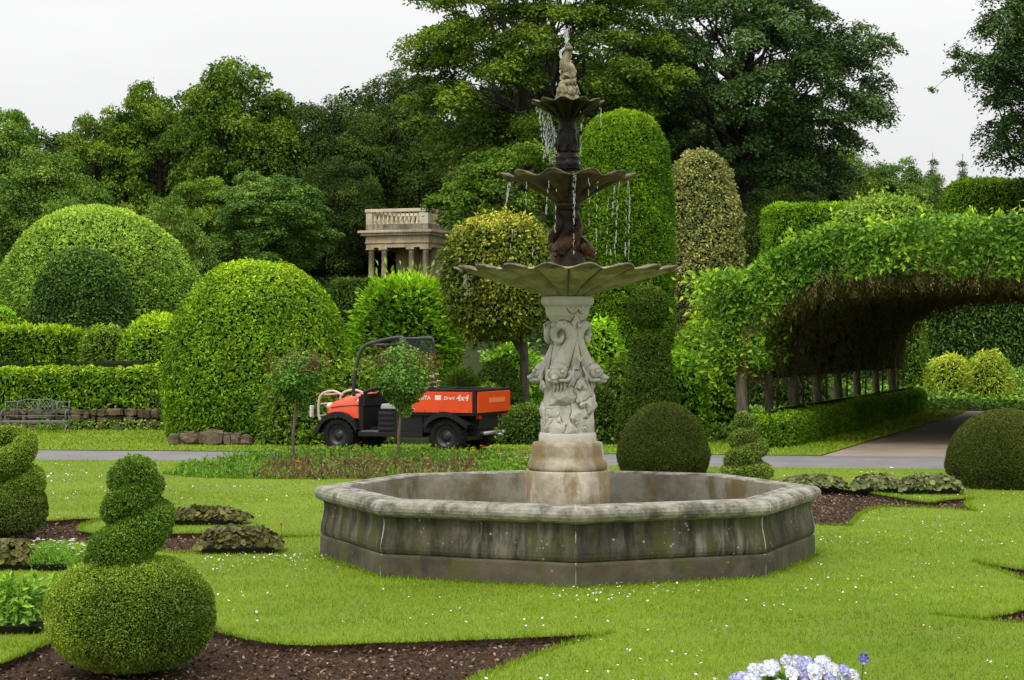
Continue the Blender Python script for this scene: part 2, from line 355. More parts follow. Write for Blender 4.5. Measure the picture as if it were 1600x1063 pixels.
# ---------------------------------------------------------------- solid mesh builder
class MB:
    def __init__(s): s.v = []; s.f = []; s.m = []; s.sm = []
    def add(s, V, F, mi=0, smooth=False, mat=None):
        o = len(s.v)
        for p in V: s.v.append(tuple(mat @ Vector(p)) if mat else tuple(p))
        for f in F: s.f.append([i+o for i in f]); s.m.append(mi); s.sm.append(smooth)
    def box(s, c, size, mi=0, rot=None, taper=(1, 1)):
        x, y, z = [k/2 for k in size]; V = []
        for dz in (-1, 1):
            tx, ty = (1, 1) if dz < 0 else taper
            for dx, dy in ((-1, -1), (1, -1), (1, 1), (-1, 1)): V.append(Vector((dx*x*tx, dy*y*ty, dz*z)))
        if rot: V = [rot @ v for v in V]
        V = [v+Vector(c) for v in V]
        s.add(V, [(3, 2, 1, 0), (4, 5, 6, 7), (0, 1, 5, 4), (1, 2, 6, 5), (2, 3, 7, 6), (3, 0, 4, 7)], mi)
    def tube(s, pts, rad, seg=8, mi=0, smooth_path=0, cap=True, flat=None):
        P = [Vector(p) for p in pts]
        if not hasattr(rad, '__len__'): rad = [rad]*len(P)
        if smooth_path: P, rad = catmull(P, list(rad), smooth_path)
        V, T = tube_np([tuple(p) for p in P], rad, seg, False)
        n = len(P); F = [(i*seg+j, i*seg+(j+1) % seg, (i+1)*seg+(j+1) % seg, (i+1)*seg+j) for i in range(n-1) for j in range(seg)]
        if cap: F += [tuple(reversed(range(seg))), tuple(range((n-1)*seg, n*seg))]
        s.add([tuple(v) for v in V], F, mi, True)
    def lathe(s, prof, c=(0, 0, 0), seg=32, mi=0, smooth=True, fn=None, rot=None, a0=0.):
        V = []; F = []
        for k, (r, z) in enumerate(prof):
            for j in range(seg):
                a = a0+2*math.pi*j/seg; rr, zz = (r, z) if not fn else fn(r, z, a, k)
                v = Vector((rr*math.cos(a), rr*math.sin(a), zz))
                if rot: v = rot @ v
                V.append(v+Vector(c))
        n = len(prof)
        for i in range(n-1):
            for j in range(seg): F.append((i*seg+j, i*seg+(j+1) % seg, (i+1)*seg+(j+1) % seg, (i+1)*seg+j))
        F += [tuple(reversed(range(seg))), tuple(range((n-1)*seg, n*seg))]
        s.add(V, F, mi, smooth)
    def prism(s, poly, z0, z1, mi=0, mat=None):
        n = len(poly); V = [(x, y, z0) for x, y in poly]+[(x, y, z1) for x, y in poly]
        F = [tuple(reversed(range(n))), tuple(range(n, 2*n))]+[(i, (i+1) % n, n+(i+1) % n, n+i) for i in range(n)]
        s.add(V, F, mi, False, mat)
    def ico(s, c, size, sub=2, mi=0, disp=0., fr=3., seed=0, rot=None):
        bm = bmesh.new(); bmesh.ops.create_icosphere(bm, subdivisions=sub, radius=1)
        V = []
        for v in bm.verts:
            p = v.co.copy()
            if disp: p *= 1+disp*mnoise.noise(p*fr+Vector((seed*3.1, seed, 0)))
            p = Vector((p.x*size[0], p.y*size[1], p.z*size[2]))
            if rot: p = rot @ p
            V.append(p+Vector(c))
        s.add(V, [[v.index for v in f.verts] for f in bm.faces], mi, True); bm.free()
    def build(s, name, mats, parent=None, loc=None, bevel=0., bseg=2):
        me = bpy.data.meshes.new(name); me.from_pydata(s.v, [], s.f)
        for m in (mats if isinstance(mats, (list, tuple)) else [mats]): me.materials.append(m)
        me.polygons.foreach_set('material_index', s.m); me.polygons.foreach_set('use_smooth', s.sm); me.update()
        o = link(name, me, parent, loc)
        if bevel:
            b = o.modifiers.new('bevel', 'BEVEL'); b.width = bevel; b.segments = bseg; b.limit_method = 'ANGLE'; b.angle_limit = R(40)
        return o
def catmull(P, rad, k):
    Q = [P[0]*2-P[1]]+P+[P[-1]*2-P[-2]]; rr = [rad[0]]+list(rad)+[rad[-1]]; out = []; ro = []
    for i in range(1, len(Q)-2):
        for j in range(k):
            t = j/k; a, b, c, d = Q[i-1], Q[i], Q[i+1], Q[i+2]
            out.append(.5*((2*b)+(c-a)*t+(2*a-5*b+4*c-d)*t*t+(3*b-a-3*c+d)*t**3)); ro.append(rr[i]*(1-t)+rr[i+1]*t)
    out.append(P[-1]); ro.append(rad[-1]); return out, ro
def text_mesh(name, s, size, mat, parent, M4, ext=.002, bold=0.):
    c = bpy.data.curves.new(name, 'FONT'); c.body = s; c.size = size; c.extrude = ext; c.offset = bold
    c.align_x = 'LEFT'
    t = bpy.data.objects.new(name+'_tmp', c); COL.objects.link(t)
    dg = bpy.context.evaluated_depsgraph_get(); me = bpy.data.meshes.new_from_object(t.evaluated_get(dg))
    bpy.data.objects.remove(t); bpy.data.curves.remove(c)
    me.name = name; me.transform(M4); me.materials.clear(); me.materials.append(mat)
    return link(name, me, parent)
#@@SETTING
# ================================================================ SETTING
def pin(P, poly):
    """points inside polygon"""
    x, y = P[:, 0], P[:, 1]; c = np.zeros(len(P), bool); n = len(poly)
    for i in range(n):
        x1, y1 = poly[i]; x2, y2 = poly[(i+1) % n]
        if y1 == y2: continue
        k = ((y1 > y) != (y2 > y)) & (x < (x2-x1)*(y-y1)/(y2-y1)+x1); c ^= k
    return c
def smooth_poly(px, corners, k=7):
    pts = [Vector((*gp(*p), 0)) for p in px]; n = len(pts); cs = sorted(corners); out = []
    for a, b in zip(cs, cs[1:]+[cs[0]+n]):
        seg = [pts[i % n] for i in range(a, b+1)]
        if len(seg) < 3: out += seg[:-1]
        else: out += catmull(seg, [0]*len(seg), k)[0][:-1]
    return [(p.x, p.y) for p in out]
BEDS = {
 'A': smooth_poly([(960, 989), (900, 1004), (845, 1022), (790, 1043), (735, 1066), (650, 1130), (300, 1180), (-120, 1150), (-110, 1062), (0, 1036), (70, 1006), (110, 985), (200, 960), (290, 965), (340, 986), (400, 1001), (480, 1008), (600, 1004), (700, 1001), (830, 996)], [0, 6, 7]),
 'B': smooth_poly([(-60, 816), (70, 814), (120, 811), (172, 811), (140, 818), (124, 827), (150, 834), (215, 840), (270, 834), (330, 834), (430, 837), (505, 838), (420, 842), (340, 850), (305, 862), (284, 866), (250, 862), (150, 850), (60, 852), (-60, 858)], [0, 3, 11, 14, 19]),
 'C': smooth_poly([(1240, 768), (1285, 767), (1337, 768), (1394, 776), (1447, 785), (1482, 781), (1521, 779), (1510, 788), (1526, 799), (1447, 794), (1381, 793), (1350, 801), (1329, 822), (1240, 820)], [0, 6, 8, 12, 13]),
 'D': smooth_poly([(1519, 877), (1560, 884), (1610, 891), (1700, 890), (1700, 915), (1610, 908), (1565, 893)], [0, 3, 4]),
 'E': smooth_poly([(1455, 960), (1525, 965), (1570, 960), (1610, 952), (1720, 945), (1720, 975), (1610, 974), (1547, 970)], [0, 4, 5]),
 'F': smooth_poly([(255, 741), (330, 747), (500, 749), (700, 747), (830, 742), (835, 728), (760, 720), (600, 715), (450, 716), (330, 727)], [0])}
FX, FY = 0.49, 16.8     # fountain centre
def near_edge(x): return 29.11-.161*x
def far_edge(x): return 32.07-.12*x
lawn_outline = [(-22, 3.5), (22, 3.5), (22, near_edge(22)), (14, near_edge(14)), (4.76, near_edge(4.76)), (-22, near_edge(-22))]
verge1 = [(-26, far_edge(-26)), (5.1, far_edge(5.1)), (11.05, 47.7), (12.3, 51.4), (10.8, 52.2), (3.2, 34.5), (-2.5, 34.6), (-2.8, 40.3), (-26, 40.3)]
verge2 = [(10.6, far_edge(10.6)), (26, far_edge(26)), (26, 47.5), (16.2, 47.6)]

def lawnmat():
    m, nt, out = newmat('lawn_turf')
    p = N(nt, 'ShaderNodeBsdfPrincipled'); nt.links.new(p.outputs[0], out.inputs[0])
    c = mixc(nt, rng_(nt, noise(nt, .55, 5, .6), .35, .65), (.150, .235, .012), (.225, .30, .022))
    c = mixc(nt, rng_(nt, noise(nt, 2.2, 6, .65), .44, .64, 0, .75), c, (.20, .25, .035))
    c = mixc(nt, rng_(nt, noise(nt, 9, 5, .7, off=4), .52, .74, 0, .6), c, (.085, .165, .012))
    c = mixc(nt, rng_(nt, noise(nt, 90, 3, .7), .35, .7, 0, .55), c, (.065, .13, .010))
    nt.links.new(c, p.inputs['Base Color']); p.inputs['Roughness'].default_value = .8; p.inputs['Specular IOR Level'].default_value = .15
    nt.links.new(bump(nt, noise(nt, 120, 4, .7), .6, .02), p.inputs['Normal'])
    return m
M['lawn'] = lawnmat()
def soilmat():
    m, nt, out = newmat('garden_soil')
    p = N(nt, 'ShaderNodeBsdfPrincipled'); nt.links.new(p.outputs[0], out.inputs[0])
    c = mixc(nt, rng_(nt, noise(nt, 22, 7, .7), .35, .65), (.030, .016, .009), (.105, .064, .040))
    c = mixc(nt, rng_(nt, noise(nt, 70, 4, .7, off=2), .55, .75), c, (.24, .16, .105))
    nt.links.new(c, p.inputs['Base Color']); p.inputs['Roughness'].default_value = .95; p.inputs['Specular IOR Level'].default_value = .15
    nt.links.new(bump(nt, noise(nt, 55, 8, .75), 1., .03), p.inputs['Normal'])
    return m
M['soil'] = soilmat()
def groundmat():
    m, nt, out = newmat('rough_ground')
    p = N(nt, 'ShaderNodeBsdfPrincipled'); nt.links.new(p.outputs[0], out.inputs[0])
    c = mixc(nt, rng_(nt, noise(nt, .4, 7, .65), .4, .62), (.030, .055, .012), (.055, .042, .022))
    c = mixc(nt, rng_(nt, noise(nt, 9, 6, .7, off=4), .5, .7, 0, .7), c, (.04, .085, .015))
    nt.links.new(c, p.inputs['Base Color']); p.inputs['Roughness'].default_value = .95; p.inputs['Specular IOR Level'].default_value = .1
    nt.links.new(bump(nt, noise(nt, 12, 8, .75), 1., .08), p.inputs['Normal'])
    return m
def tarmac(name, a, b, sp):
    m, nt, out = newmat(name)
    p = N(nt, 'ShaderNodeBsdfPrincipled'); nt.links.new(p.outputs[0], out.inputs[0])
    c = mixc(nt, rng_(nt, noise(nt, 1.2, 6, .6), .35, .65), a, b)
    c = mixc(nt, rng_(nt, noise(nt, 130, 3, .7), .55, .7, 0, .6), c, sp)
    nt.links.new(c, p.inputs['Base Color']); p.inputs['Roughness'].default_value = .85; p.inputs['Specular IOR Level'].default_value = .3
    nt.links.new(bump(nt, noise(nt, 150, 4, .7), .5, .008), p.inputs['Normal'])
    return m
M['tarmac'] = tarmac('tarmac', (.155, .15, .15), (.21, .205, .205), (.27, .26, .25))
M['gravel'] = tarmac('fine_gravel', (.24, .19, .135), (.33, .27, .20), (.42, .36, .28))

# base ground to the horizon
xs = np.r_[np.linspace(-900, -60, 15), np.linspace(-52, 52, 53), np.linspace(60, 900, 15)]
ys = np.r_[np.linspace(-300, 0, 8), np.linspace(2, 40, 20), np.linspace(40.15, 42, 10), np.linspace(43, 140, 60), np.linspace(150, 1500, 25)]
X, Y = np.meshgrid(xs, ys); ST = 40.5+11.5*sstep(-2, 9, X); Z = terr(X, Y)-.075*(1-sstep(ST-.6, ST+1, Y))
GV = np.stack([X.ravel(), Y.ravel(), Z.ravel()], 1); nx = len(xs)
i, j = np.meshgrid(np.arange(len(ys)-1), np.arange(nx-1), indexing='ij'); i = i.ravel(); j = j.ravel()
Q = np.stack([i*nx+j, i*nx+j+1, (i+1)*nx+j+1, (i+1)*nx+j], 1)
tag(link('ground', npmesh('ground', GV, Q, [groundmat()], smooth=True)), kind='structure')

def sheet(name, outline, holes, z, mat, skirt=.08, cell=None):
    vs = [Vector(p) for p in outline]; ed = [(k, (k+1) % len(vs)) for k in range(len(vs))]
    for h in holes:
        o = len(vs); vs += [Vector(p) for p in h]; ed += [(o+k, o+(k+1) % len(h)) for k in range(len(h))]
    ov, oe, of, *_ = delaunay_2d_cdt(vs, ed, [], 0, 1e-5)
    V = np.array([(p.x, p.y) for p in ov]); T = np.array([f for f in of if len(f) == 3])
    c = V[T].mean(axis=1); keep = pin(c, outline)
    for h in holes: keep &= ~pin(c, h)
    T = T[keep]
    a = V[T]; cr = (a[:, 1, 0]-a[:, 0, 0])*(a[:, 2, 1]-a[:, 0, 1])-(a[:, 1, 1]-a[:, 0, 1])*(a[:, 2, 0]-a[:, 0, 0])
    T[cr < 0] = T[cr < 0][:, ::-1]
    m = MB(); m.add([(x, y, z) for x, y in V], T.tolist())
    for lp in [outline]+holes:
        n = len(lp); m.add([(x, y, z) for x, y in lp]+[(x, y, z-skirt) for x, y in lp], [(k, (k+1) % n, n+(k+1) % n, n+k) for k in range(n)], 1)
    o = m.build(name, [mat, M['soil']]); return tag(o, kind='structure')
sheet('lawn', lawn_outline, list(BEDS.values()), 0, M['lawn'])
sheet('lawn_verge', verge1, [], 0, M['lawn'])
sheet('lawn_verge', verge2, [], 0, M['lawn'])
sheet('path', [(-26, near_edge(-26)), (26, near_edge(26)), (26, far_edge(26)), (-26, far_edge(-26))], [], -.012, M['tarmac'], .06)
sheet('gravel_path', [(5.1, far_edge(5.1)), (10.6, far_edge(10.6)), (16.2, 47.6), (34, 47.4), (34, 51.2), (12.3, 51.4), (11.05, 47.7)], [], -.016, M['gravel'], .06)

# lumpy soil in the beds
def soil_sheet(name, x0, x1, y0, y1, cell=.035, sd=0):
    gx = np.arange(x0, x1, cell); gy = np.arange(y0, y1, cell); X, Y = np.meshgrid(gx, gy); P = np.stack([X.ravel(), Y.ravel(), np.zeros(X.size)], 1)
    r = np.random.default_rng(sd)
    z = -.052+.010*lumps(P, 5, sd)+.011*lumps(P, 21, sd+1)+.006*lumps(P, 60, sd+3)+r.normal(size=len(P))*.004
    P[:, 2] = np.minimum(z, -.012); nx = len(gx)
    i, j = np.meshgrid(np.arange(len(gy)-1), np.arange(nx-1), indexing='ij'); i = i.ravel(); j = j.ravel()
    tag(link(name, npmesh(name, P, np.stack([i*nx+j, i*nx+j+1, (i+1)*nx+j+1, (i+1)*nx+j], 1), [M['soil']], smooth=True)), kind='structure')
soil_sheet('soil_bed', -3.8, 1.1, 8.6, 13.4, .03, 1)
soil_sheet('soil_bed', -6.2, -1.3, 16.8, 20.6, .04, 2)
soil_sheet('soil_bed', 2.6, 6.1, 19.2, 24.3, .04, 3)
soil_sheet('soil_bed', 2.8, 5.6, 12.4, 16.7, .04, 4)
soil_sheet('soil_bed', -6, 1.2, 25.8, 31, .06, 5)
# bark chips and small stones on the soil
rng = np.random.default_rng(3)
Pc = []
for k, n in (('A', 5200), ('B', 2600), ('C', 3400), ('D', 700), ('E', 700)):
    b = np.array(BEDS[k]); lo, hi = b.min(0), b.max(0); q = rng.random((n*2, 2))*(hi-lo)+lo; q = q[pin(q, BEDS[k])]; Pc.append(q)
Pc = np.concatenate(Pc); Pc = np.c_[Pc, np.full(len(Pc), -.047)+rng.random(len(Pc))*.022]
up = np.tile([0, 0, 1.], (len(Pc), 1))
chip = leafmat('bark_chips', (.03, .016, .009), (.075, .045, .028), (.26, .19, .13), rough=.85, spec=.2, tr=0., pos=(0, .6, 1))
LV, LF = leaf_geo(Pc, up, .030, .017, rng, (.0, .45), 0, .9, .1)
tag(link('bark_chips', npmesh('bark_chips', LV, LF, [chip], None, np.repeat(rng.random(len(Pc))**1.3, 2))), 'brown bark chips strewn over the bare soil beds', 'bark chips', kind='stuff')

# grass blades
def oct_pts(r, rot=0): return [(FX+r*math.cos(R(-90+45*k)), FY+r*math.sin(R(-90+45*k))) for k in range(8)]
def free(q, pads=True):
    k = pin(q, lawn_outline)
    for b in BEDS.values(): k &= ~pin(q, b)
    return k & ~pin(q, oct_pts(2.14))
P = []
for d0, d1, n in ((9.6, 12, 62000), (12, 15, 80000), (15, 19, 90000), (19, 24, 80000), (24, 31, 60000)):
    q = np.c_[rng.uniform(-.295, .295, n)*d1*1.04, rng.uniform(d0, d1, n)]; P.append(q[free(q)])
P = np.concatenate(P); nb = len(P)
# ragged fringe on the cut edges of the beds
fr = []
for b in BEDS.values():
    b = np.array(b); e = np.roll(b, -1, 0)-b; l = np.linalg.norm(e, axis=1)
    for s, d, ll in zip(b, e, l):
        n = int(ll*420); t = rng.random(n)[:, None]; fr.append(s+d*t+rng.normal(size=(n, 2))*.012)
o8 = np.array(oct_pts(2.19)); e8 = np.roll(o8, -1, 0)-o8
for s, d in zip(o8, e8): fr.append(s+d*rng.random(900)[:, None]+rng.normal(size=(900, 2))*.03)
fr = np.concatenate(fr)
def blades(P, Lh, W, rng, tilt=.45):
    n = len(P); V0 = np.c_[P, np.full(n, -.002)]
    d = unit(np.c_[rng.normal(size=(n, 2))*tilt, np.ones(n)]); s = rng.uniform(.5, 1.4, n)[:, None]
    a = rng.uniform(0, 2*math.pi, n); w = np.stack([np.cos(a), np.sin(a), np.zeros(n)], 1)*W*s*.5
    far = (1+np.maximum(P[:, 1:2]-12, 0)*.05)
    V = np.stack([V0-w*far, V0+w*far, V0+d*Lh*s], 1).reshape(-1, 3); b = np.arange(n)*3
    return V, np.stack([b, b+1, b+2], 1)
V1, F1 = blades(P, .026, .0055, rng, .6); V2, F2 = blades(fr, .042, .006, rng, .8)
rn = np.r_[np.clip(rng.random(len(P))*.6+.28*lumps(np.c_[P, P[:, 0]*0], 1.5, 4)+.22*lumps(np.c_[P, P[:, 0]*0], 6, 14)+.18, 0, 1), rng.random(len(fr))*.45]
tag(link('grass', npmesh('grass', np.r_[V1, V2], np.r_[F1, F2+len(V1)], [L['grass']], None, rn)), 'short mown green grass blades of the lawn round the fountain', 'grass', kind='stuff')
# daisies
P = []
nc = 420; c = np.c_[rng.uniform(-.29, .29, nc)*30, rng.uniform(10, 29, nc)]; c[:, 0] *= c[:, 1]/30
for (x, y) in c:
    n = int(rng.integers(1, 9)*rng.random()*1.4); P.append(np.array([[x, y]])+rng.normal(size=(n, 2))*[.22, .16])
for (px, py, sx, n) in ((920, 935, 60, 60), (390, 876, 50, 70), (470, 876, 30, 30), (120, 745, 60, 40), (420, 762, 60, 40), (350, 890, 25, 20), (1030, 925, 40, 30), (560, 800, 1, 1), (1180, 880, 40, 20), (1320, 850, 60, 25), (1050, 1030, 40, 18)):
    x, y = gp(px, py); P.append(np.array([[x, y]])+rng.normal(size=(n, 2))*[sx*y/FP, .25])
P = np.concatenate(P); P = P[free(P)]
def daisies(P, r, z):
    n = len(P); k = 7; a = np.linspace(0, 2*math.pi, k, endpoint=False); tl = rng.normal(size=(n, 2))*.35
    rr = (r*rng.uniform(.6, 1.2, n)*(1+np.maximum(P[:, 1]-14, 0)*.015))[:, None]; hz = (z*rng.uniform(.6, 1.3, n))[:, None]
    cx = rr*np.cos(a)[None]; cy = rr*np.sin(a)[None]; cz = cx*tl[:, :1]+cy*tl[:, 1:]
    ring = np.stack([P[:, :1]+cx, P[:, 1:]+cy, hz+cz+.002], 2); cen = np.stack([P[:, 0], P[:, 1], hz[:, 0]-.002], 1)[:, None]
    V = np.concatenate([ring, cen], 1).reshape(-1, 3); b = (np.arange(n)*(k+1))[:, None]; j = np.arange(k)[None]
    return V, np.stack([b+j, b+(j+1) % k, b+k+0*j], 2).reshape(-1, 3)
V, F = daisies(P, .0080, .026)
yel = (rng.random(len(P)) < .06); mi = np.repeat(yel.astype(int), 7)
M['daisy'] = plain('daisy_white', (.80, .80, .76), .6); M['buttercup'] = plain('buttercup_yellow', (.75, .55, .03), .5)
tag(link('lawn_daisies', npmesh('lawn_daisies', V, F, [M['daisy'], M['buttercup']], mi)), 'tiny white daisies and a few yellow buttercups dotted over the lawn', 'daisies', kind='stuff')

# ---------------------------------------------------------------- sky and light
w = bpy.data.worlds.new('World'); sc.world = w; w.use_nodes = True
nt = w.node_tree; nt.nodes.clear(); wo = N(nt, 'ShaderNodeOutputWorld'); bg = N(nt, 'ShaderNodeBackground'); nt.links.new(bg.outputs[0], wo.inputs[0])
SUN_EL, SUN_AZ = R(58), R(205)
sky = N(nt, 'ShaderNodeTexSky', sky_type='NISHITA'); sky.sun_disc = False; sky.sun_elevation = SUN_EL; sky.sun_rotation = SUN_AZ
sky.dust_density = 4.
hs = N(nt, 'ShaderNodeHueSaturation'); hs.inputs['Saturation'].default_value = .12; nt.links.new(sky.outputs[0], hs.inputs['Color'])
tc = N(nt, 'ShaderNodeTexCoord'); sx = N(nt, 'ShaderNodeSeparateXYZ'); nt.links.new(tc.outputs['Generated'], sx.inputs[0])
cl = rng_(nt, sx.outputs[2], 0, .9, 6.5, 15.5)
cn = noise(nt, 2.2, 6, .6, coord='Generated', stretch=(1, 1, 3)); cm = rng_(nt, cn, .32, .68, .93, 1.03)
mm = N(nt, 'ShaderNodeMath', operation='MULTIPLY'); nt.links.new(cl, mm.inputs[0]); nt.links.new(cm, mm.inputs[1])
vm = N(nt, 'ShaderNodeVectorMath', operation='SCALE'); vm.inputs[0].default_value = (.995, .997, 1.005); nt.links.new(mm.outputs[0], vm.inputs['Scale'])
nt.links.new(mixc(nt, .90, hs.outputs[0], vm.outputs[0]), bg.inputs[0]); bg.inputs[1].default_value = .125
sl = bpy.data.lights.new('sun', 'SUN'); sl.energy = 1.5; sl.angle = R(16); sl.color = (1, .93, .83)
so = bpy.data.objects.new('sun', sl); COL.objects.link(so)
d = Vector((math.sin(SUN_AZ)*math.cos(SUN_EL), math.cos(SUN_AZ)*math.cos(SUN_EL), math.sin(SUN_EL)))
so.rotation_euler = d.to_track_quat('Z', 'Y').to_euler()
cam = bpy.data.cameras.new('camera'); co = bpy.data.objects.new('camera', cam); COL.objects.link(co); sc.camera = co
cam.sensor_width = 36; cam.lens = FP/1600*36; cam.clip_end = 3000; co.location = (0, 0, CH); co.rotation_euler = (R(90), 0, 0)
sc.view_settings.view_transform = 'Standard'; sc.view_settings.look = 'None'; sc.view_settings.gamma = 1; sc.view_settings.exposure = 0.0
sc.cycles.max_bounces = 6; sc.cycles.diffuse_bounces = 3; sc.cycles.glossy_bounces = 2; sc.cycles.transmission_bounces = 5; sc.cycles.transparent_max_bounces = 6
sc.cycles.caustics_reflective = False; sc.cycles.caustics_refractive = False
# ================================================================ FOUNTAIN
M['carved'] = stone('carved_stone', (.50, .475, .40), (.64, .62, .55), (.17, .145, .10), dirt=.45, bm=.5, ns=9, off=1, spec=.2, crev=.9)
M['drum'] = stone('drum_stone', (.46, .40, .29), (.62, .56, .44), (.17, .13, .075), moss=(.22, .16, .07), dirt=.6, ns=5, off=2, mosslo=.49)
M['coping'] = stone('coping_stone', (.20, .185, .145), (.46, .44, .36), (.050, .044, .034), dirt=.75, spots=.8, ns=9, bm=1., off=4, bsc=60)
M['wallstone'] = stone('basin_wall_stone', (.066, .055, .034), (.235, .215, .165), (.017, .015, .010), moss=(.07, .068, .016), streak=.85, dirt=.7, spots=.6, ns=1.7, bm=.6, off=5, streak_hi=.6)
M['plinthstone'] = stone('plinth_stone', (.075, .060, .040), (.14, .12, .088), (.030, .026, .019), moss=(.09, .09, .03), dirt=.7, spots=.3, ns=3, off=6)
M['innerstone'] = stone('basin_inner_stone', (.25, .225, .165), (.38, .36, .29), (.085, .07, .04), moss=(.17, .13, .04), dirt=.7, ns=3, off=8)
M['bowlstone'] = stone('bowl_stone', (.38, .34, .22), (.54, .49, .36), (.14, .105, .055), moss=(.24, .23, .11), dirt=.6, ns=7, off=9, mosslo=.48)
M['wetbowl'] = stone('wet_bowl', (.024, .019, .008), (.075, .057, .025), (.010, .008, .006), moss=(.06, .05, .015), dirt=.9, ns=7, rough=.5, off=10, spec=.12)
M['blackwet'] = stone('wet_black_stone', (.006, .0055, .005), (.024, .020, .016), (.003, .003, .002), dirt=.7, ns=14, rough=.38, off=11, spec=.14)
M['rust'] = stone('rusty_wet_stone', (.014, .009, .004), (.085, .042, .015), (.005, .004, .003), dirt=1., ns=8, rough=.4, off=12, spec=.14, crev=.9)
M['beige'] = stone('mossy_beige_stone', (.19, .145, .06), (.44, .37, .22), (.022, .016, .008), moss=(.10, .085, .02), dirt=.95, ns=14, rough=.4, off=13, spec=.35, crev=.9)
S = FY/FP
def el(py): return CH-(py-HZ)*S
ft = empty('stone_fountain', (FX, FY, 0), 'tiered stone fountain with carved dolphins and three scalloped bowls in an octagonal basin', 'fountain')
# octagonal basin, one vertex toward the camera
def octa(prof, mats_idx, name, mats, seams=True, bevel=.006):
    m = MB(); n = len(prof)
    for k in range(8):
        a0, a1 = R(-90+45*k), R(-45+45*k); V = []
        for (r, z) in prof:
            for a in (a0, a1): V.append((r*math.cos(a), r*math.sin(a), z))
        sub = 1
        for i in range(n-1):
            m.add([V[2*i], V[2*i+1], V[2*i+3], V[2*i+2]], [(0, 1, 2, 3)], mats_idx[i])
    return m
outer = [(2.185, -.02), (2.183, .165), (2.178, .18), (2.160, .185), (2.172, .20), (2.180, .225), (2.180, .26), (2.172, .30), (2.160, .345), (2.150, .39), (2.146, .43), (2.148, .465), (2.155, .482),
         (2.15, .487), (2.185, .492), (2.215, .508), (2.232, .535), (2.235, .56), (2.222, .588), (2.195, .607), (2.155, .616), (2.09, .618), (2.085, .612), (2.02, .612), (2.015, .617), (1.965, .617), (1.955, .605), (1.95, .56), (1.95, .05), (0.3, .05)]
mi = []
for i in range(len(outer)-1):
    z = (outer[i][1]+outer[i+1][1])/2; r = outer[i][0]
    mi.append(1 if r < 1.97 and z < .6 else 2 if z >= .484 else 3 if i < 3 else 0)
m = octa(outer, mi, 'basin', None)
basin = m.build('basin', [M['wallstone'], M['innerstone'], M['coping'], M['plinthstone']], ft)
# weld & crisp shading
bm = bmesh.new(); bm.from_mesh(basin.data); bmesh.ops.remove_doubles(bm, verts=bm.verts, dist=1e-4)
ed = [e for e in bm.edges if abs(e.verts[0].co.z-e.verts[1].co.z) < 1e-4]
bmesh.ops.subdivide_edges(bm, edges=ed, cuts=40, use_grid_fill=True)
for v in bm.verts:
    if v.co.z > .02:
        n_ = mnoise.noise(v.co*9)*.0035+mnoise.noise(v.co*2.1)*.004; r_ = math.hypot(v.co.x, v.co.y)
        v.co.x *= 1+n_/max(r_, .3); v.co.y *= 1+n_/max(r_, .3); v.co.z += mnoise.noise(v.co*5+Vector((3, 1, 0)))*.002
for f in bm.faces: f.smooth = False
bm.to_mesh(basin.data); bm.free()
# joints in the coping and walls
M['joint'] = plain('mortar_pale', (.42, .40, .33), .9, var=.25, nscale=30)
m = MB()
op = [(r+.0015, z+.001) for r, z in outer[:26]]
for k in range(8):
    a = R(-90+45*k); t = Vector((-math.sin(a), math.cos(a), 0))*.0055; V = []
    for (r, z) in op: c = Vector(((r)*math.cos(a), (r)*math.sin(a), z)); V += [tuple(c-t-Vector((math.cos(a), math.sin(a), 0))*.004), tuple(c+t*0), tuple(c+t-Vector((math.cos(a), math.sin(a), 0))*.004)]
    m = MB()
    for i in range(len(op)-1): m.add([V[3*i], V[3*i+1], V[3*i+4], V[3*i+3]], [(0, 1, 2, 3)]); m.add([V[3*i+1], V[3*i+2], V[3*i+5], V[3*i+4]], [(0, 1, 2, 3)])
    m.build('joint', M['joint'], ft)
# pedestal
m = MB(); m.lathe([(.375, .02), (.375, el(736)), (.365, el(734))], seg=64)
m.build('pedestal_drum', M['drum'], ft)
m = MB()
m.lathe([(.30, el(734)), (.345, el(733)), (.352, el(729)), (.350, el(724)), (.335, el(718)), (.322, el(714)), (.318, el(710)), (.314, el(696)), (.305, el(691)), (.262, el(690)), (.255, el(689))], seg=64)
m.build('pedestal_base', M['drum'], ft)
m = MB(); m.lathe([(.20, el(690)), (.254, el(690)), (.254, el(680)), (.246, el(676)), (.20, el(675))], seg=64)
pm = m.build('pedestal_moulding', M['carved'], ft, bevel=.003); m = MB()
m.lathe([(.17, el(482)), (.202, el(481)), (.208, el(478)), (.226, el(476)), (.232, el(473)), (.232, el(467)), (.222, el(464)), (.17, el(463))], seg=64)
m.build('capital', M['carved'], ft, bevel=.003)

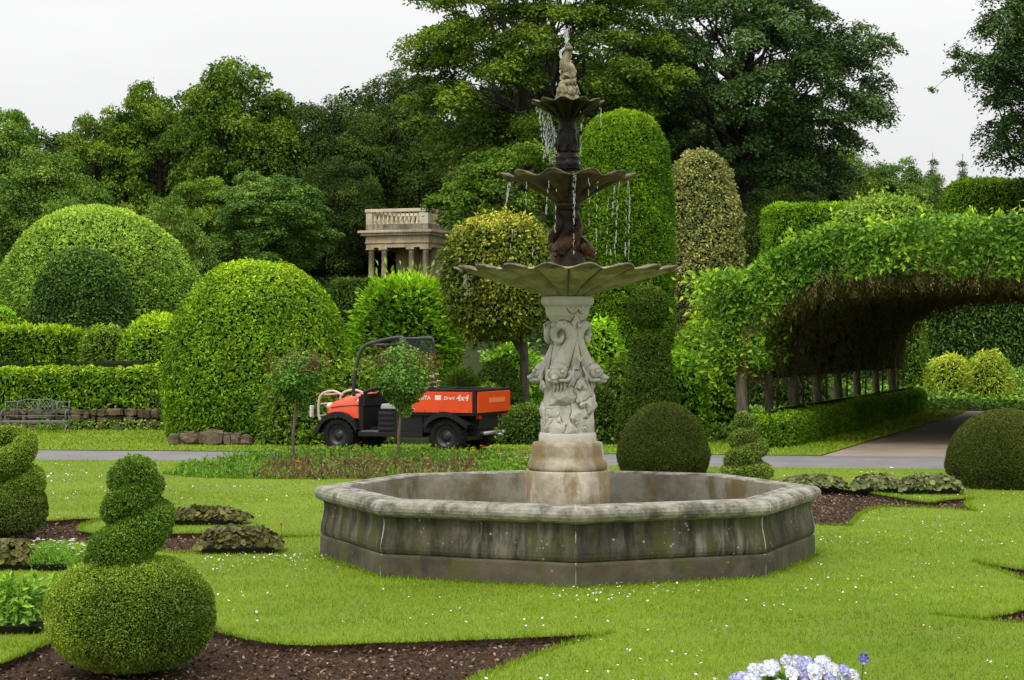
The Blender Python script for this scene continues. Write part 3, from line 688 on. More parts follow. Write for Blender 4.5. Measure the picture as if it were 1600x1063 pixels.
def cyl(a, r, z): return Vector((r*math.cos(R(a)), r*math.sin(R(a)), z))
def dolphins(m, angs, sc_, z0, seed=0):
    """dolphins hanging head down round a core, tails curled above; z0 = height of the heads"""
    for q, A in enumerate(angs):
        s = sc_; f = 1 if q % 2 == 0 else -1
        # body
        pts = [cyl(A, .225*s, z0+.0*s), cyl(A, .185*s, z0+.06*s), cyl(A+8*f, .150*s, z0+.13*s), cyl(A+24*f, .135*s, z0+.22*s), cyl(A+36*f, .14*s, z0+.31*s), cyl(A+26*f, .155*s, z0+.39*s), cyl(A+2*f, .172*s, z0+.425*s), cyl(A-20*f, .178*s, z0+.375*s), cyl(A-18*f, .18*s, z0+.305*s), cyl(A+0*f, .18*s, z0+.285*s), cyl(A+8*f, .178*s, z0+.33*s)]
        rad = [.070*s, .074*s, .070*s, .066*s, .056*s, .047*s, .040*s, .035*s, .029*s, .023*s, .014*s]
        m.tube(pts, rad, 14, 0, 5)
        # second fish tail sweeping up to the neck, with flukes
        pts = [cyl(A+46*f, .13*s, z0+.04*s), cyl(A+50*f, .145*s, z0+.15*s), cyl(A+46*f, .15*s, z0+.28*s), cyl(A+40*f, .158*s, z0+.41*s), cyl(A+48*f, .165*s, z0+.49*s), cyl(A+36*f, .18*s, z0+.55*s)]
        m.tube(pts, [.05*s, .045*s, .04*s, .033*s, .026*s, .016*s], 10, 0, 5)
        for dA, dz in ((-9, .055), (9, .05), (0, .075)):
            m.tube([cyl(A+34*f, .198*s, z0+.53*s), cyl(A+34*f+dA*.7, .206*s, z0+(.53+dz*.6)*s), cyl(A+34*f+dA*1.6, .202*s, z0+(.53+dz)*s)], [.012*s, .02*s, .005*s], 6, 0, 3)
        # head
        rot = Matrix.Rotation(R(A), 3, 'Z')
        h = cyl(A, .245*s, z0)
        m.ico(h, (.085*s, .080*s, .062*s), 3, 0, rot=rot)
        m.ico(cyl(A, .225*s, z0+.035*s), (.085*s, .078*s, .062*s), 3, 0, rot=rot)
        # lips / beak
        for dz, ln, rr in ((-.018, .065, .026), (-.062, .05, .022)):
            b = cyl(A, .28*s, z0+dz*s); t = cyl(A, (.295+ln)*s, z0+(dz-.022 if dz > -.05 else dz-.004)*s); t2 = cyl(A, (.295+ln+.018)*s, z0+(dz-.012 if dz > -.05 else dz-.006)*s)
            m.tube([b, b.lerp(t, .5), t, t2], [rr*1.5*s, rr*1.25*s, rr*.85*s, rr*.4*s], 10, 0, 3)
        for sd in (-1, 1):
            tv = Vector((-math.sin(R(A)), math.cos(R(A)), 0))
            # wavy lip line and gills sweeping back round the head
            m.tube([h+tv*sd*.045*s+Vector((math.cos(R(A))*.07*s, math.sin(R(A))*.07*s, -.06*s)), h+tv*sd*.078*s+Vector((0, 0, -.062*s)), cyl(A+sd*22, .25*s, z0-.05*s), cyl(A+sd*30, .235*s, z0+.0*s), cyl(A+sd*36, .215*s, z0+.06*s)], [.014*s, .018*s, .018*s, .015*s, .008*s], 8, 0, 4)
            m.ico(h+tv*sd*.062*s+Vector((math.cos(R(A))*.048*s, math.sin(R(A))*.048*s, .018*s)), (.021*s,)*3, 2)
            m.tube([cyl(A+sd*24, .23*s, z0+.02*s), cyl(A+sd*30, .24*s, z0-.05*s), cyl(A+sd*22, .235*s, z0-.12*s)], [.02*s, .016*s, .006*s], 8, 0, 3)
        # fringe of weed hanging from the jaw
        for k in range(4):
            aa = A-12+8*k; m.tube([cyl(aa, .235*s, z0-.06*s), cyl(aa+3, .232*s, z0-.12*s), cyl(aa-2, .222*s, z0-.18*s)], [.014*s, .012*s, .005*s], 6, 0, 3)
def shell_fan(m, A, r, z, size, up=1):
    for k in range(-4, 5):
        t = R(k*17); c = cyl(A, r, z-size*.4*up); tv = Vector((-math.sin(R(A)), math.cos(R(A)), 0))
        e = c+tv*math.sin(t)*size*.62+Vector((0, 0, math.cos(t)*size*up))+cyl(A, .015, 0)
        m.tube([c, c.lerp(e, .6)+cyl(A, .016, 0), e], [.008, size*.11, size*.09], 6, 0, 2)
def rocks(m, r, z0, z1, n, size, seed=0):
    rd = random.Random(seed)
    for k in range(n):
        a = rd.uniform(0, 360); z = rd.uniform(z0, z1); sz = size*rd.uniform(.7, 1.3)
        rot = Matrix.Rotation(R(a), 3, 'Z') @ Matrix.Rotation(rd.uniform(-.6, .6), 3, 'X')
        m.ico(cyl(a, r*rd.uniform(.9, 1.05), z), (sz*.5, sz*rd.uniform(.8, 1.1), sz*rd.uniform(.7, 1.1)), 2, 0, .45, 1.8, k, rot)
def remesh(o, vox, disp=0.):
    r = o.modifiers.new('fuse', 'REMESH'); r.mode = 'VOXEL'; r.voxel_size = vox; r.use_smooth_shade = True
m = MB()
m.lathe([(.18, el(678)), (.235, el(676)), (.238, el(660)), (.225, el(640)), (.195, el(600)), (.150, el(570)), (.125, el(540)), (.140, el(505)), (.19, el(492)), (.198, el(479))], seg=48, fn=lambda r, z, a, k: (r*(1+.03*mnoise.noise(Vector((math.cos(a)*3, math.sin(a)*3, z*8)))), z))
rocks(m, .195, el(672), el(612), 26, .10, 3); rocks(m, .20, el(675), el(640), 20, .075, 5)
dolphins(m, (-112, -18, 72, 160), .99, el(583))
for A in (-62, 28, 118, 208): shell_fan(m, A, .232, el(603), .085); shell_fan(m, A, .20, el(560), .05, -1)
for A in (-100, -60, -20, 30, 80, 130, 180, 230): shell_fan(m, A, .185, el(508), .045, -1)
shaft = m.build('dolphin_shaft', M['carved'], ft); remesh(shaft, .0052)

def bowl(name, prof, R_, zr, lobes, amp, mats, ph=0., edge=.02, th_=.03, flute=.10):
    """scalloped bowl: prof = outside (r,z) from foot to rim"""
    m = MB()
    out = []; n = 30
    pr = np.array(prof); d = np.r_[0, np.cumsum(np.hypot(*np.diff(pr, axis=0).T))]; s = np.linspace(0, d[-1], n)
    out = list(zip(np.interp(s, d, pr[:, 0]), np.interp(s, d, pr[:, 1])))
    rin = [(r*.985-.004, z+th_) for r, z in reversed(out)]; rin = [(r, z) for r, z in rin]
    prof2 = out+[(R_+.012, zr+.006), (R_+.008, zr+edge)]+rin[1:]
    nn = len(out)
    def fn(r, z, a, k):
        t = min(1, max(0, (r/R_)))**2; t = min(t, 1.0)
        w = math.cos(lobes*a+ph); c = abs(math.cos(lobes*a/2+ph/2))
        z2 = z+amp*w*max(0, (t-.25)/.75)**1.5*1.0
        r2 = r*(1+flute*(c-.6)*min(1, t*5)) if k < nn+2 else r*(1+.02*(c-.5)*min(1, t*3))
        if k < nn: z2 += .030*(1-c)**1.4*min(1, t*6)*R_
        r2 *= 1+.02*w*t
        return r2, z2+.003*mnoise.noise(Vector((math.cos(a)*8*r/R_, math.sin(a)*8*r/R_, 3)))
    m.lathe(prof2, seg=lobes*12, fn=fn)
    o = m.build(name, mats, ft)
    # darker weathered rim
    for p in o.data.polygons:
        if len(mats) > 1 and len(p.vertices) == 4:
            c = p.center
            q = math.hypot(c.x, c.y); g_ = abs(math.cos(lobes*math.atan2(c.y, c.x)/2+ph/2))
            if q > R_*.955: p.material_index = 1
            elif p.index < lobes*12*(nn-1) and (g_ < .16): p.material_index = len(mats)-1
    return o
M['groove'] = plain('shaded_grimy_groove', (.13, .10, .055), .9, var=.4, nscale=20)  # brown grime together with the flutes' shade, painted along each groove
M['rimstone'] = stone('bowl_rim_stone', (.10, .070, .042), (.30, .24, .17), (.025, .018, .013), dirt=.8, ns=12, off=20, rough=.6)
M['rimwet'] = stone('wet_rim', (.06, .038, .02), (.22, .16, .10), (.014, .010, .007), dirt=.9, ns=12, off=21, rough=.4, spec=.25)
bowl('lower_bowl', [(.14, el(466)), (.205, el(464)), (.225, el(461)), (.33, el(455)), (.35, el(453.5)), (.50, el(446.5)), (.52, el(445)), (.70, el(436)), (.72, el(434.5)), (.86, el(427)), (.93, el(424))], .94, el(424), 18, .021, [M['bowlstone'], M['rimstone'], M['groove']], ph=.4)
bowl('middle_bowl', [(.08, el(322)), (.115, el(318)), (.16, el(312)), (.24, el(302)), (.33, el(294)), (.43, el(286)), (.545, el(279))], .555, el(279), 11, .026, [M['wetbowl'], M['rimwet'], M['blackwet']], ph=1.2, th_=.025)
bowl('upper_bowl', [(.07, el(188)), (.10, el(185)), (.15, el(178)), (.20, el(172)), (.25, el(166)), (.29, el(162))], .298, el(162), 11, .014, [M['blackwet'], M['rimwet'], M['wetbowl']], ph=.2, edge=.014, th_=.018)
# middle group
m = MB(); z0 = el(418)
m.lathe([(.10, el(424)), (.17, el(422)), (.165, el(412)), (.13, el(395)), (.10, el(370)), (.08, el(345)), (.085, el(330)), (.12, el(322)), (.12, el(318))], seg=40)
rocks(m, .12, el(414), el(402), 22, .055, 7)
for q, A in enumerate((-120, 0, 120)):
    m.tube([cyl(A, .17, el(398)), cyl(A+5, .165, el(388)), cyl(A+30, .13, el(378)), cyl(A+65, .12, el(368)), cyl(A+95, .105, el(357)), cyl(A+100, .09, el(345)), cyl(A+75, .10, el(337)), cyl(A+60, .11, el(344))], [.055, .062, .058, .05, .042, .034, .028, .014], 12, 0, 5)
    m.ico(cyl(A, .165, el(391)), (.075, .06, .055), 3, rot=Matrix.Rotation(R(A), 3, 'Z'))
    m.tube([cyl(A, .2, el(396)), cyl(A, .245, el(402))], [.03, .012], 8); m.tube([cyl(A, .19, el(403)), cyl(A, .23, el(408))], [.026, .01], 8)
    shell_fan(m, A-25 if q == 0 else A-35, .15, el(388), .075)
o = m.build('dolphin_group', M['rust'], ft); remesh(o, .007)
# neck under the middle bowl
m = MB(); m.lathe([(.10, el(330)), (.125, el(326)), (.10, el(322)), (.13, el(317)), (.10, el(315))], seg=40); m.build('bowl_neck', M['blackwet'], ft)
# upper baluster
m = MB(); m.lathe([(.05, el(268)), (.115, el(266)), (.118, el(258)), (.108, el(252)), (.112, el(246)), (.088, el(243)), (.082, el(240)), (.092, el(236)), (.090, el(215)), (.082, el(205)), (.086, el(202)), (.078, el(200)), (.076, el(192)), (.085, el(188)), (.09, el(185)), (.05, el(184))], seg=40)
rocks(m, .105, el(262), el(248), 22, .028, 9)
for k in range(14):
    a = k*51;  m.tube([cyl(a, .09, el(238)), cyl(a+14, .098, el(226)), cyl(a+4, .092, el(212)), cyl(a+20, .086, el(203))], [.012, .014, .012, .006], 6, 0, 3)
o = m.build('upper_shaft', M['blackwet'], ft); remesh(o, .006)
# crowning dolphin
m = MB()
m.lathe([(.05, el(160)), (.12, el(158)), (.10, el(150)), (.07, el(140)), (.05, el(130))], seg=32)
rocks(m, .085, el(157), el(142), 20, .045, 12)
pts = []; rad = []
for t in np.linspace(0, 1, 30):      # thick coil lying on the rocks
    a = -40+t*560; r = .066-.02*t; z = el(140)+(el(121)-el(140))*t; pts.append(cyl(a, r, z)); rad.append(.018+.014*t)
m.tube(pts, rad, 12)
m.tube([cyl(-100, .03, el(124)), (.02, -.01, el(116)), (.008, 0, el(108)), (-.022, 0, el(100)), (-.012, 0, el(91)), (.004, 0, el(83)), (.008, 0, el(77))], [.050, .056, .060, .050, .040, .032, .030], 14, smooth_path=5)
m.ico((.010, -.006, el(76)), (.036, .034, .028), 3)
m.tube([(0, -.01, el(80)), (-.018, -.01, el(73)), (-.012, -.01, el(68))], [.018, .014, .007], 8); m.tube([(.018, -.01, el(78)), (.018, -.01, el(71)), (.01, -.01, el(67))], [.016, .012, .006], 8)
m.tube([(.03, 0, el(110)), (.055, 0, el(104)), (.066, 0, el(112))], [.02, .012, .004], 8); m.tube([(-.03, 0, el(106)), (-.06, 0, el(112)), (-.058, 0, el(118))], [.02, .012, .004], 8)
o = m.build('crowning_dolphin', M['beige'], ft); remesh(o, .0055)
# water
def watermat():
    m, nt, out = newmat('splashing_water'); p = N(nt, 'ShaderNodeBsdfPrincipled'); nt.links.new(p.outputs[0], out.inputs[0])
    p.inputs['Base Color'].default_value = (.92, .95, .97, 1); p.inputs['Roughness'].default_value = .12; p.inputs['Transmission Weight'].default_value = .6; p.inputs['IOR'].default_value = 1.33
    return m
M['spray'] = watermat()
m, nt, out = newmat('still_water'); p = N(nt, 'ShaderNodeBsdfPrincipled'); nt.links.new(p.outputs[0], out.inputs[0])
p.inputs['Base Color'].default_value = (.05, .06, .035, 1); p.inputs['Roughness'].default_value = .06; p.inputs['Specular IOR Level'].default_value = .5
nt.links.new(bump(nt, noise(nt, 14, 4), .3, .02), p.inputs['Normal']); M['pool'] = m
m = MB(); m.prism([(1.945*math.cos(R(-90+45*k)), 1.945*math.sin(R(-90+45*k))) for k in range(8)], .06, .22)
o = m.build('basin_water', M['pool']); o.location = (FX, FY, 0); tag(o, kind='structure')
rd = random.Random(4)
m = MB()
def drops(px0, py0, px1, py1, n, r0=.004, spread=.006, dy=-.3):
    for k in range(n):
        t = rd.random(); t0 = t
        px = px0+(px1-px0)*t**.6; py = py0+(py1-py0)*t
        x = (px-800)*S-FX+rd.gauss(0, spread); z = el(py); y = dy+rd.gauss(0, spread)
        s = r0*.62*rd.uniform(.5, 1.3); m.ico((x, y, z), (s, s, s*rd.uniform(1.5, 9)), 1)
for a in range(8): drops(834+3.2*a, 170, 852+3*a, 262-rd.uniform(0, 30), 30, .0058, .005, -.15+.05*a)
for px, py, n, y1 in ((795, 290, 24, 320), (822, 290, 18, 325), (800, 288, 22, 316), (857, 290, 24, 345), (893, 280, 44, 405), (897, 282, 30, 345), (930, 292, 22, 405), (965, 290, 40, 412), (958, 292, 22, 412), (948, 300, 16, 412), (983, 286, 48, 410), (979, 286, 30, 408), (805, 330, 5, 405), (835, 325, 6, 410), (868, 300, 14, 400), (916, 290, 12, 360), (936, 172, 14, 205), (912, 172, 10, 260), (905, 168, 8, 262)):
    drops(px, py, px+rd.uniform(-8, 2), y1, n, .0048, .003, -math.sqrt(max(.0, .55**2-((px-887)*S)**2))*(.98 if py > 250 else .5))
for k in range(130):
    a = rd.uniform(0, 6.28); q = rd.random(); m.ico((math.cos(a)*.12*q**.5*rd.uniform(.3, 1), math.sin(a)*.1*q, el(80)-q*.38), (.0038, .0038, .0038*rd.uniform(1, 4)), 1)
for k in range(60): m.ico(((724+rd.uniform(0, 12)-887)*S, -.1+rd.gauss(0, .02), el(432+rd.uniform(0, 30))), (.003, .003, .007), 1)
o = m.build('falling_water', M['spray']); o.location = (FX, FY, 0); tag(o, 'white drops and trickles of water falling between the fountain bowls', 'water', kind='stuff')
m = MB(); m.tube([(-.004, 0, el(74)), (-.006, 0, el(66)), (-.010, 0, el(58)), (-.008, 0, el(50)), (-.004, 0, el(45))], [.010, .012, .018, .015, .006], 8, 0, 4)
m.tube([(-.01, -.01, el(72)), (-.04, -.02, el(78)), (-.062, -.02, el(82)), (-.058, -.02, el(91)), (-.04, -.02, el(96))], [.006, .01, .012, .009, .005], 8, 0, 4)
for k in range(26): m.ico((rd.gauss(-.008, .010), rd.gauss(0, .01), el(rd.uniform(44, 74))), (.007, .007, .011), 1)
for p in range(1): pass
for i, v in enumerate(m.v): m.v[i] = tuple(Vector(v)+Vector((.0, 0, 0))+Vector((mnoise.noise(Vector(v)*60), mnoise.noise(Vector(v)*60+Vector((9, 0, 0))), 0))*.006)
o = m.build('water_jet', M['spray']); o.location = (FX, FY, 0); tag(o, 'short white jet of water spurting from the topmost dolphin mouth', 'water jet')
# ================================================================ TOPIARY AND SHRUBS
def spiral(name, label, px, base_y, parts, coil, mat_ball, mat_coil, leaf, seed, group=None, thin=.9):
    """parts: ball (x0,x1,ytop,ybot) in photo px; coil: list of (px, py, radius px)"""
    x, y = gp(px, base_y); s = y/FP
    e = lambda py: CH-(py-HZ)*s
    root = empty(name, (x, y, 0), label, 'topiary', group)
    x0, x1, yt, yb = parts; cx = ((x0+x1)/2-800)*s-x; rx = (x1-x0)/2*s; zt = e(yt); zb = max(-.02, e(yb))
    V, T = lathe_np(ball_prof(zb, zt, 2.5), rx, rx, 90, 60, lump=.022*rx, ls=3/rx, seed=seed); V[:, 0] += cx
    foliage('ball', V, T, mat_ball, leaf=leaf, asp=.62, cov=2.0, lift=(.1, .75), droop=0, shell=.025, rough=.008, seed=seed, young=.4, parent=root, patch=.8, twist=.8)
    ts = []
    P = [Vector(((a-800)*s-x, dy, e(b))) for a, b, r, dy in coil]; rad = [r*s*thin for a, b, r, dy in coil]
    P, rad = catmull(P, rad, 9)
    def cap_end(P, rad, head):
        p, r = (P[0], rad[0]) if head else (P[-1], rad[-1]); d_ = (P[0]-P[1] if head else P[-1]-P[-2]).normalized(); ex = [(p+d_*r*math.sin(k), r*math.cos(k)) for k in (.35, .7, 1.0, 1.3, 1.5)]
        return ([e[0] for e in reversed(ex)]+P, [e[1] for e in reversed(ex)]+rad) if head else (P+[e[0] for e in ex], rad+[e[1] for e in ex])
    P, rad = cap_end(list(P), list(rad), True); P, rad = cap_end(P, rad, False)
    V, T = tube_np([tuple(p) for p in P], rad, 40)
    V = V+np.stack([lumps(V, 9, seed+k) for k in range(3)], 1)*.008
    Vc, _ = tube_np([tuple(p) for p in P], [max(.002, r-.034) for r in rad], 40)
    foliage('coil', V, T, mat_coil, leaf=leaf, asp=.62, cov=2.0, lift=(.1, .75), droop=0, shell=.022, rough=.008, seed=seed+1, young=.3, parent=root, patch=.5, twist=.8, coreV=Vc)
    return root
spiral('spiral_topiary', 'spiral box topiary on a fat round ball, standing in the nearest bare soil bed', 205, 1040, (74, 335, 868, 1062),
    [(190, 885, 30, .08), (168, 876, 36, .0), (178, 862, 41, -.09), (206, 848, 44, -.15), (236, 822, 38, -.10), (246, 806, 28, .03), (225, 797, 24, .12), (197, 800, 24, .10), (186, 800, 26, .0), (192, 793, 32, -.10), (212, 778, 34, -.13), (232, 762, 26, -.03), (224, 752, 22, .08), (205, 750, 26, .05), (200, 748, 32, -.04), (212, 744, 38, -.09), (220, 743, 34, -.05), (218, 750, 22, .0)], L['box'], L['boxgreen'], .0135, 31)
spiral('spiral_topiary', 'spiral box topiary cut off by the photo edge, behind the plant trays', 20, 832, (-42, 72, 752, 840),
    [(-30, 790, 22, .0), (-5, 782, 26, -.14), (28, 770, 28, -.16), (52, 754, 23, -.03), (38, 742, 19, .13), (0, 744, 19, .15), (-27, 752, 22, .02), (-12, 742, 25, -.13), (18, 722, 28, -.16), (40, 703, 23, -.06), (34, 689, 20, .08), (8, 683, 19, .12), (-18, 690, 20, .04), (-14, 700, 17, -.06)], L['boxgrey'], L['box'], .019, 32, thin=.84)
spiral('spiral_topiary', 'small spiral box topiary behind the right rim of the basin', 1168, 752, (1126, 1208, 722, 752),
    [(1182, 726, 12, .08), (1150, 724, 14, .05), (1148, 717, 17, -.08), (1164, 709, 20, -.16), (1186, 699, 14, -.03), (1182, 692, 9, .12), (1160, 690, 9, .13), (1148, 689, 11, .0), (1159, 682, 14, -.14), (1176, 673, 10, -.02), (1167, 670, 8, .09), (1152, 668, 9, .02), (1160, 659, 17, -.04), (1163, 658, 15, .0)], L['boxgrey'], L['boxgrey'], .025, 33)
def ydome(name, label, x0, x1, yt, base_y, mat, p=2.3, q=2., foot=.86, leaf=.024, seed=1, **kw):
    x, y = gp((x0+x1)/2, base_y); s = y/FP; rx = (x1-x0)/2*s; h = CH-(yt-HZ)*s
    V, T = lathe_np(dome_prof(h, p, q, foot), rx, rx, 90, 60, lump=.012*rx, ls=2/rx, seed=seed)
    return tag(foliage(name, V, T, mat, leaf=leaf, asp=.4, cov=1.8, droop=0, shell=.03, rough=.008, seed=seed, young=.3, loc=(x, y, 0), patch=.4, **kw), label, 'topiary')
ydome('dome_topiary', 'clipped brown-green yew dome just behind the basin, right of the fountain pedestal', 963, 1111, 629, 741, L['yewolive'], seed=41)
ydome('dome_topiary', 'low dark yew dome beside the gravel path, cut off by the photo edge', 1477, 1668, 640, 760, L['yewolive'], p=2.6, foot=.88, seed=42)

# big clipped mounds
D = dome
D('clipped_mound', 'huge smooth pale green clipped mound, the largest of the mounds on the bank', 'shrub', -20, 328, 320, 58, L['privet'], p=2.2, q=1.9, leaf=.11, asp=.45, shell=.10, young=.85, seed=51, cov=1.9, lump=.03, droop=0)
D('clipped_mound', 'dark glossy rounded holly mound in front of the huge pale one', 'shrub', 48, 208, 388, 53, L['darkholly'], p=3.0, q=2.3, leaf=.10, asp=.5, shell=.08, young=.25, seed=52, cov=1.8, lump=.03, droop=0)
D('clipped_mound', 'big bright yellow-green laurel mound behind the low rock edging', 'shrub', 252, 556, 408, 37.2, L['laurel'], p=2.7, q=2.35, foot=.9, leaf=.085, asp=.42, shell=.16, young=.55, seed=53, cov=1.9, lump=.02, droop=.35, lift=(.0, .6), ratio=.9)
D('clipped_mound', 'small round bright clump at the photo edge before the dark holly mound', 'shrub', -50, 42, 480, 50, L['laurel2'], leaf=.10, asp=.4, seed=54, young=.5)
D('laurel_bush', 'low loose laurel bush beside the foot of the big bright mound', 'shrub', 404, 520, 562, 34.9, L['laurelmid'], p=2.4, q=2., leaf=.095, asp=.42, shell=.14, seed=55, wild=.12, cov=1.8, base=0)
D('laurel_bush', 'bright spiky cherry laurel bush below the stone pavilion', 'shrub', 548, 716, 432, 41, L['laurel2'], p=4.5, q=2.8, leaf=.17, asp=.34, shell=.22, young=.55, seed=56, lift=(.35, .95), droop=0, cov=1.7, wild=.22, lump=.05)
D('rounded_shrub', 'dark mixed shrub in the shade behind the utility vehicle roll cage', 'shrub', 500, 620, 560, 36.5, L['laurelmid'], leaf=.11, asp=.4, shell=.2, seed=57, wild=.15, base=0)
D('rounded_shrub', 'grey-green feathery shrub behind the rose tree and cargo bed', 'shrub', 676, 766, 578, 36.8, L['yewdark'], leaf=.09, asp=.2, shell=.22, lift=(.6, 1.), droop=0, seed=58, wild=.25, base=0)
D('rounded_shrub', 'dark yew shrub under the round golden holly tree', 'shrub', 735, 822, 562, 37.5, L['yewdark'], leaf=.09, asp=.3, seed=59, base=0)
D('rounded_shrub', 'bright loose laurel shrub left of the carved shaft', 'shrub', 756, 850, 530, 41, L['laurel2'], leaf=.14, asp=.4, shell=.2, seed=60, wild=.2, young=.4)
D('rounded_shrub', 'small dark rounded box bush behind the tailgate', 'shrub', 782, 860, 632, 35.2, L['yewdark'], p=3, q=2.6, leaf=.06, asp=.5, seed=61, base=0)
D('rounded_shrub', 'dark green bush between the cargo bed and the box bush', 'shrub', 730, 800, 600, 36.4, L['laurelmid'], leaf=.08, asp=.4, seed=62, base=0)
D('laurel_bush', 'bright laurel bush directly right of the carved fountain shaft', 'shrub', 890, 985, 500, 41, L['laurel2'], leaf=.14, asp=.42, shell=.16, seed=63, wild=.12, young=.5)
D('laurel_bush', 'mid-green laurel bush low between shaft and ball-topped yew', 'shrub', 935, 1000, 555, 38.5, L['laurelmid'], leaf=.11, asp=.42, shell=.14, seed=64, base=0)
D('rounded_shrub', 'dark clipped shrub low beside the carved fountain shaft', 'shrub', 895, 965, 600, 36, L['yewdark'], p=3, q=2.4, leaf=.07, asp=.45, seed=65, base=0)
D('laurel_bush', 'bright round laurel between the ball-topped yew and the tunnel entrance', 'shrub', 1036, 1166, 494, 39, L['laurel'], p=2.2, q=2., leaf=.13, asp=.44, shell=.16, seed=66, young=.5, droop=.3, base=0, wild=.05)
D('laurel_bush', 'smaller round laurel touching the right side of the ball-topped yew', 'shrub', 1022, 1108, 545, 36.4, L['laurel2'], p=2.3, q=2., leaf=.11, asp=.44, shell=.12, seed=67, young=.4, droop=.3, base=0)
D('clipped_mound', 'pale green dome of foliage rising behind the laburnum tunnel roof', 'shrub', 1288, 1472, 304, 66, L['privet'], p=6, q=2.2, leaf=.17, asp=.4, shell=.2, young=.55, seed=68, wild=.25)
# tall clipped trees
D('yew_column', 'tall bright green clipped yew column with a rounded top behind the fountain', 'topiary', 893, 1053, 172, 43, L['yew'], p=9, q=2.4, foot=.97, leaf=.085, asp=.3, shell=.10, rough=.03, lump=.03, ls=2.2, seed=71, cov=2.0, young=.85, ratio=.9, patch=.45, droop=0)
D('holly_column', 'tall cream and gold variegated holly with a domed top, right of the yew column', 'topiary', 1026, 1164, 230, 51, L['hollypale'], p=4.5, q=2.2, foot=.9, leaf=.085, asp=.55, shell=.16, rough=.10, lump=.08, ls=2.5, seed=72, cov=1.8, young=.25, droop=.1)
# ball-topped yew
c = at(1014, 700, 35); g = 0.; root = empty('ball_topped_yew', (c.x, c.y, 0), 'dark clipped yew, a tapered cone carrying a round ball on its top', 'topiary'); s = 35/FP
zb = CH-(512-HZ)*s; z1 = CH-(448-HZ)*s
V, T = lathe_np([(.92, 0), (.88, .4), (.74, 1.0), (.58, 1.6), (.50, zb-.30), (.45, zb-.20), (.34, zb-.13), (.10, zb-.08), (0, zb-.07)], 56*s, 56*s, lump=.03, ls=4, seed=73)
foliage('cone', V, T, L['yewdark'], leaf=.065, asp=.32, shell=.09, rough=.03, seed=73, parent=root, cov=2., young=.2, droop=0)
V, T = lathe_np(ball_prof(zb+.01, z1, 2.1), 31*s, 31*s, lump=.02, ls=4, seed=74)
foliage('ball', V, T, L['yewdark'], leaf=.055, asp=.32, shell=.05, rough=.03, seed=74, parent=root, cov=2., young=.7, droop=0)
# golden holly standard
d = 37.5; s = d/FP; x = (778-800)*s; root = empty('golden_holly_tree', (x, d, 0), 'round-headed yellow variegated holly on a bare trunk, left of the fountain bowls', 'tree')
zt = CH-(337-HZ)*s; zb = CH-(530-HZ)*s
V, T = lathe_np([(0, zb), (.55, zb+.05), (.86, zb+.4), (.98, zb+.95), (1., zb+1.4), (.93, zt-.5), (.75, zt-.22), (.45, zt-.06), (0, zt)], 86*s, 86*s, lump=.045, ls=2.4, seed=75)
foliage('crown', V, T, L['holly'], leaf=.085, asp=.55, shell=.14, rough=.06, seed=75, parent=root, cov=1.9, young=.5, droop=.1, wild=.1)
m = MB(); xo = (818-778)*s; m.tube([(xo+.05, 0, -.05), (xo+.02, 0, .6), (xo, 0, zb-.1), (xo-.15, 0, zb+.7)], [.12, .10, .09, .06], 10, smooth_path=4); m.tube([(xo, 0, zb-.3), (xo-.4, 0, zb+.3), (xo-.8, 0, zb+.8)], [.07, .05, .03], 8, smooth_path=3)
m.build('trunk', M['bark'], root)

# hedges
Hb = hedge_block
Hb('low_hedge', 'long low bright laurel hedge above the dry stone wall and bench', 'hedge', -120, 262, 574, 41.6, 1.1, L['hedge'], leaf=.105, asp=.42, shell=.12, droop=.35, lift=(0, .6), young=.55, seed=81, cov=1.9, lump=.05, ls=1.8)
Hb('clipped_hedge', 'yellowish clipped hedge block at the photo edge behind the low hedge', 'hedge', -130, 130, 514, 47, 2.0, L['laurel'], leaf=.11, asp=.42, shell=.12, seed=82, young=.6, lump=.10, ls=.9)
D('clipped_mound', 'rounded green laurel mound in the row behind the low hedge, left one of the pair', 'shrub', 122, 204, 508, 46, L['laurelmid'], p=3.2, q=2.6, leaf=.10, asp=.42, shell=.12, seed=83, young=.5)
D('clipped_mound', 'rounded green laurel mound in the row behind the low hedge, right one of the pair', 'shrub', 182, 290, 498, 45, L['laurel'], p=3.0, q=2.4, leaf=.10, asp=.42, shell=.12, seed=84, young=.5)
D('clipped_mound', 'yellow-tipped mound peeping over the pair of rounded laurels', 'shrub', 190, 300, 490, 50, L['laurel'], leaf=.11, asp=.42, shell=.12, seed=85, young=.9, wild=.1)
Hb('clipped_hedge', 'dark hedge top seen between the big bright mound and the laurel bush', 'hedge', 520, 600, 438, 60, 1.5, L['yewdark'], leaf=.12, asp=.35, seed=86)
Hb('clipped_hedge', 'straight dark yew hedge behind the pale dome on the right', 'hedge', 1196, 1330, 322, 72, 2.5, L['yew'], leaf=.16, asp=.3, shell=.14, seed=87, rz=.0, r=.3)
Hb('clipped_hedge', 'high flat-topped yew hedge against the sky above the tunnel', 'hedge', 1482, 1700, 284, 72, 3, L['yew'], leaf=.16, asp=.3, shell=.14, seed=88, r=.5)
Hb('clipped_hedge', 'tall dark hedge seen through the far mouth of the tunnel', 'hedge', 1440, 1760, 458, 64, 2.4, L['darkholly'], leaf=.15, asp=.4, shell=.2, seed=89, droop=.3, r=.5, base=.6)
D('gold_shrub', 'golden clipped shrub on the ivy bank, left of a touching pair', 'shrub', 1446, 1520, 552, 57, L['goldshrub'], p=2.6, leaf=.13, asp=.3, shell=.25, seed=90, droop=.5, young=.4, cov=1.4, group=None)
D('gold_shrub', 'taller golden clipped shrub on the ivy bank, right of a touching pair', 'shrub', 1506, 1584, 546, 56, L['goldshrub'], p=2.6, leaf=.13, asp=.3, shell=.25, seed=91, droop=.5, young=.4, cov=1.4)
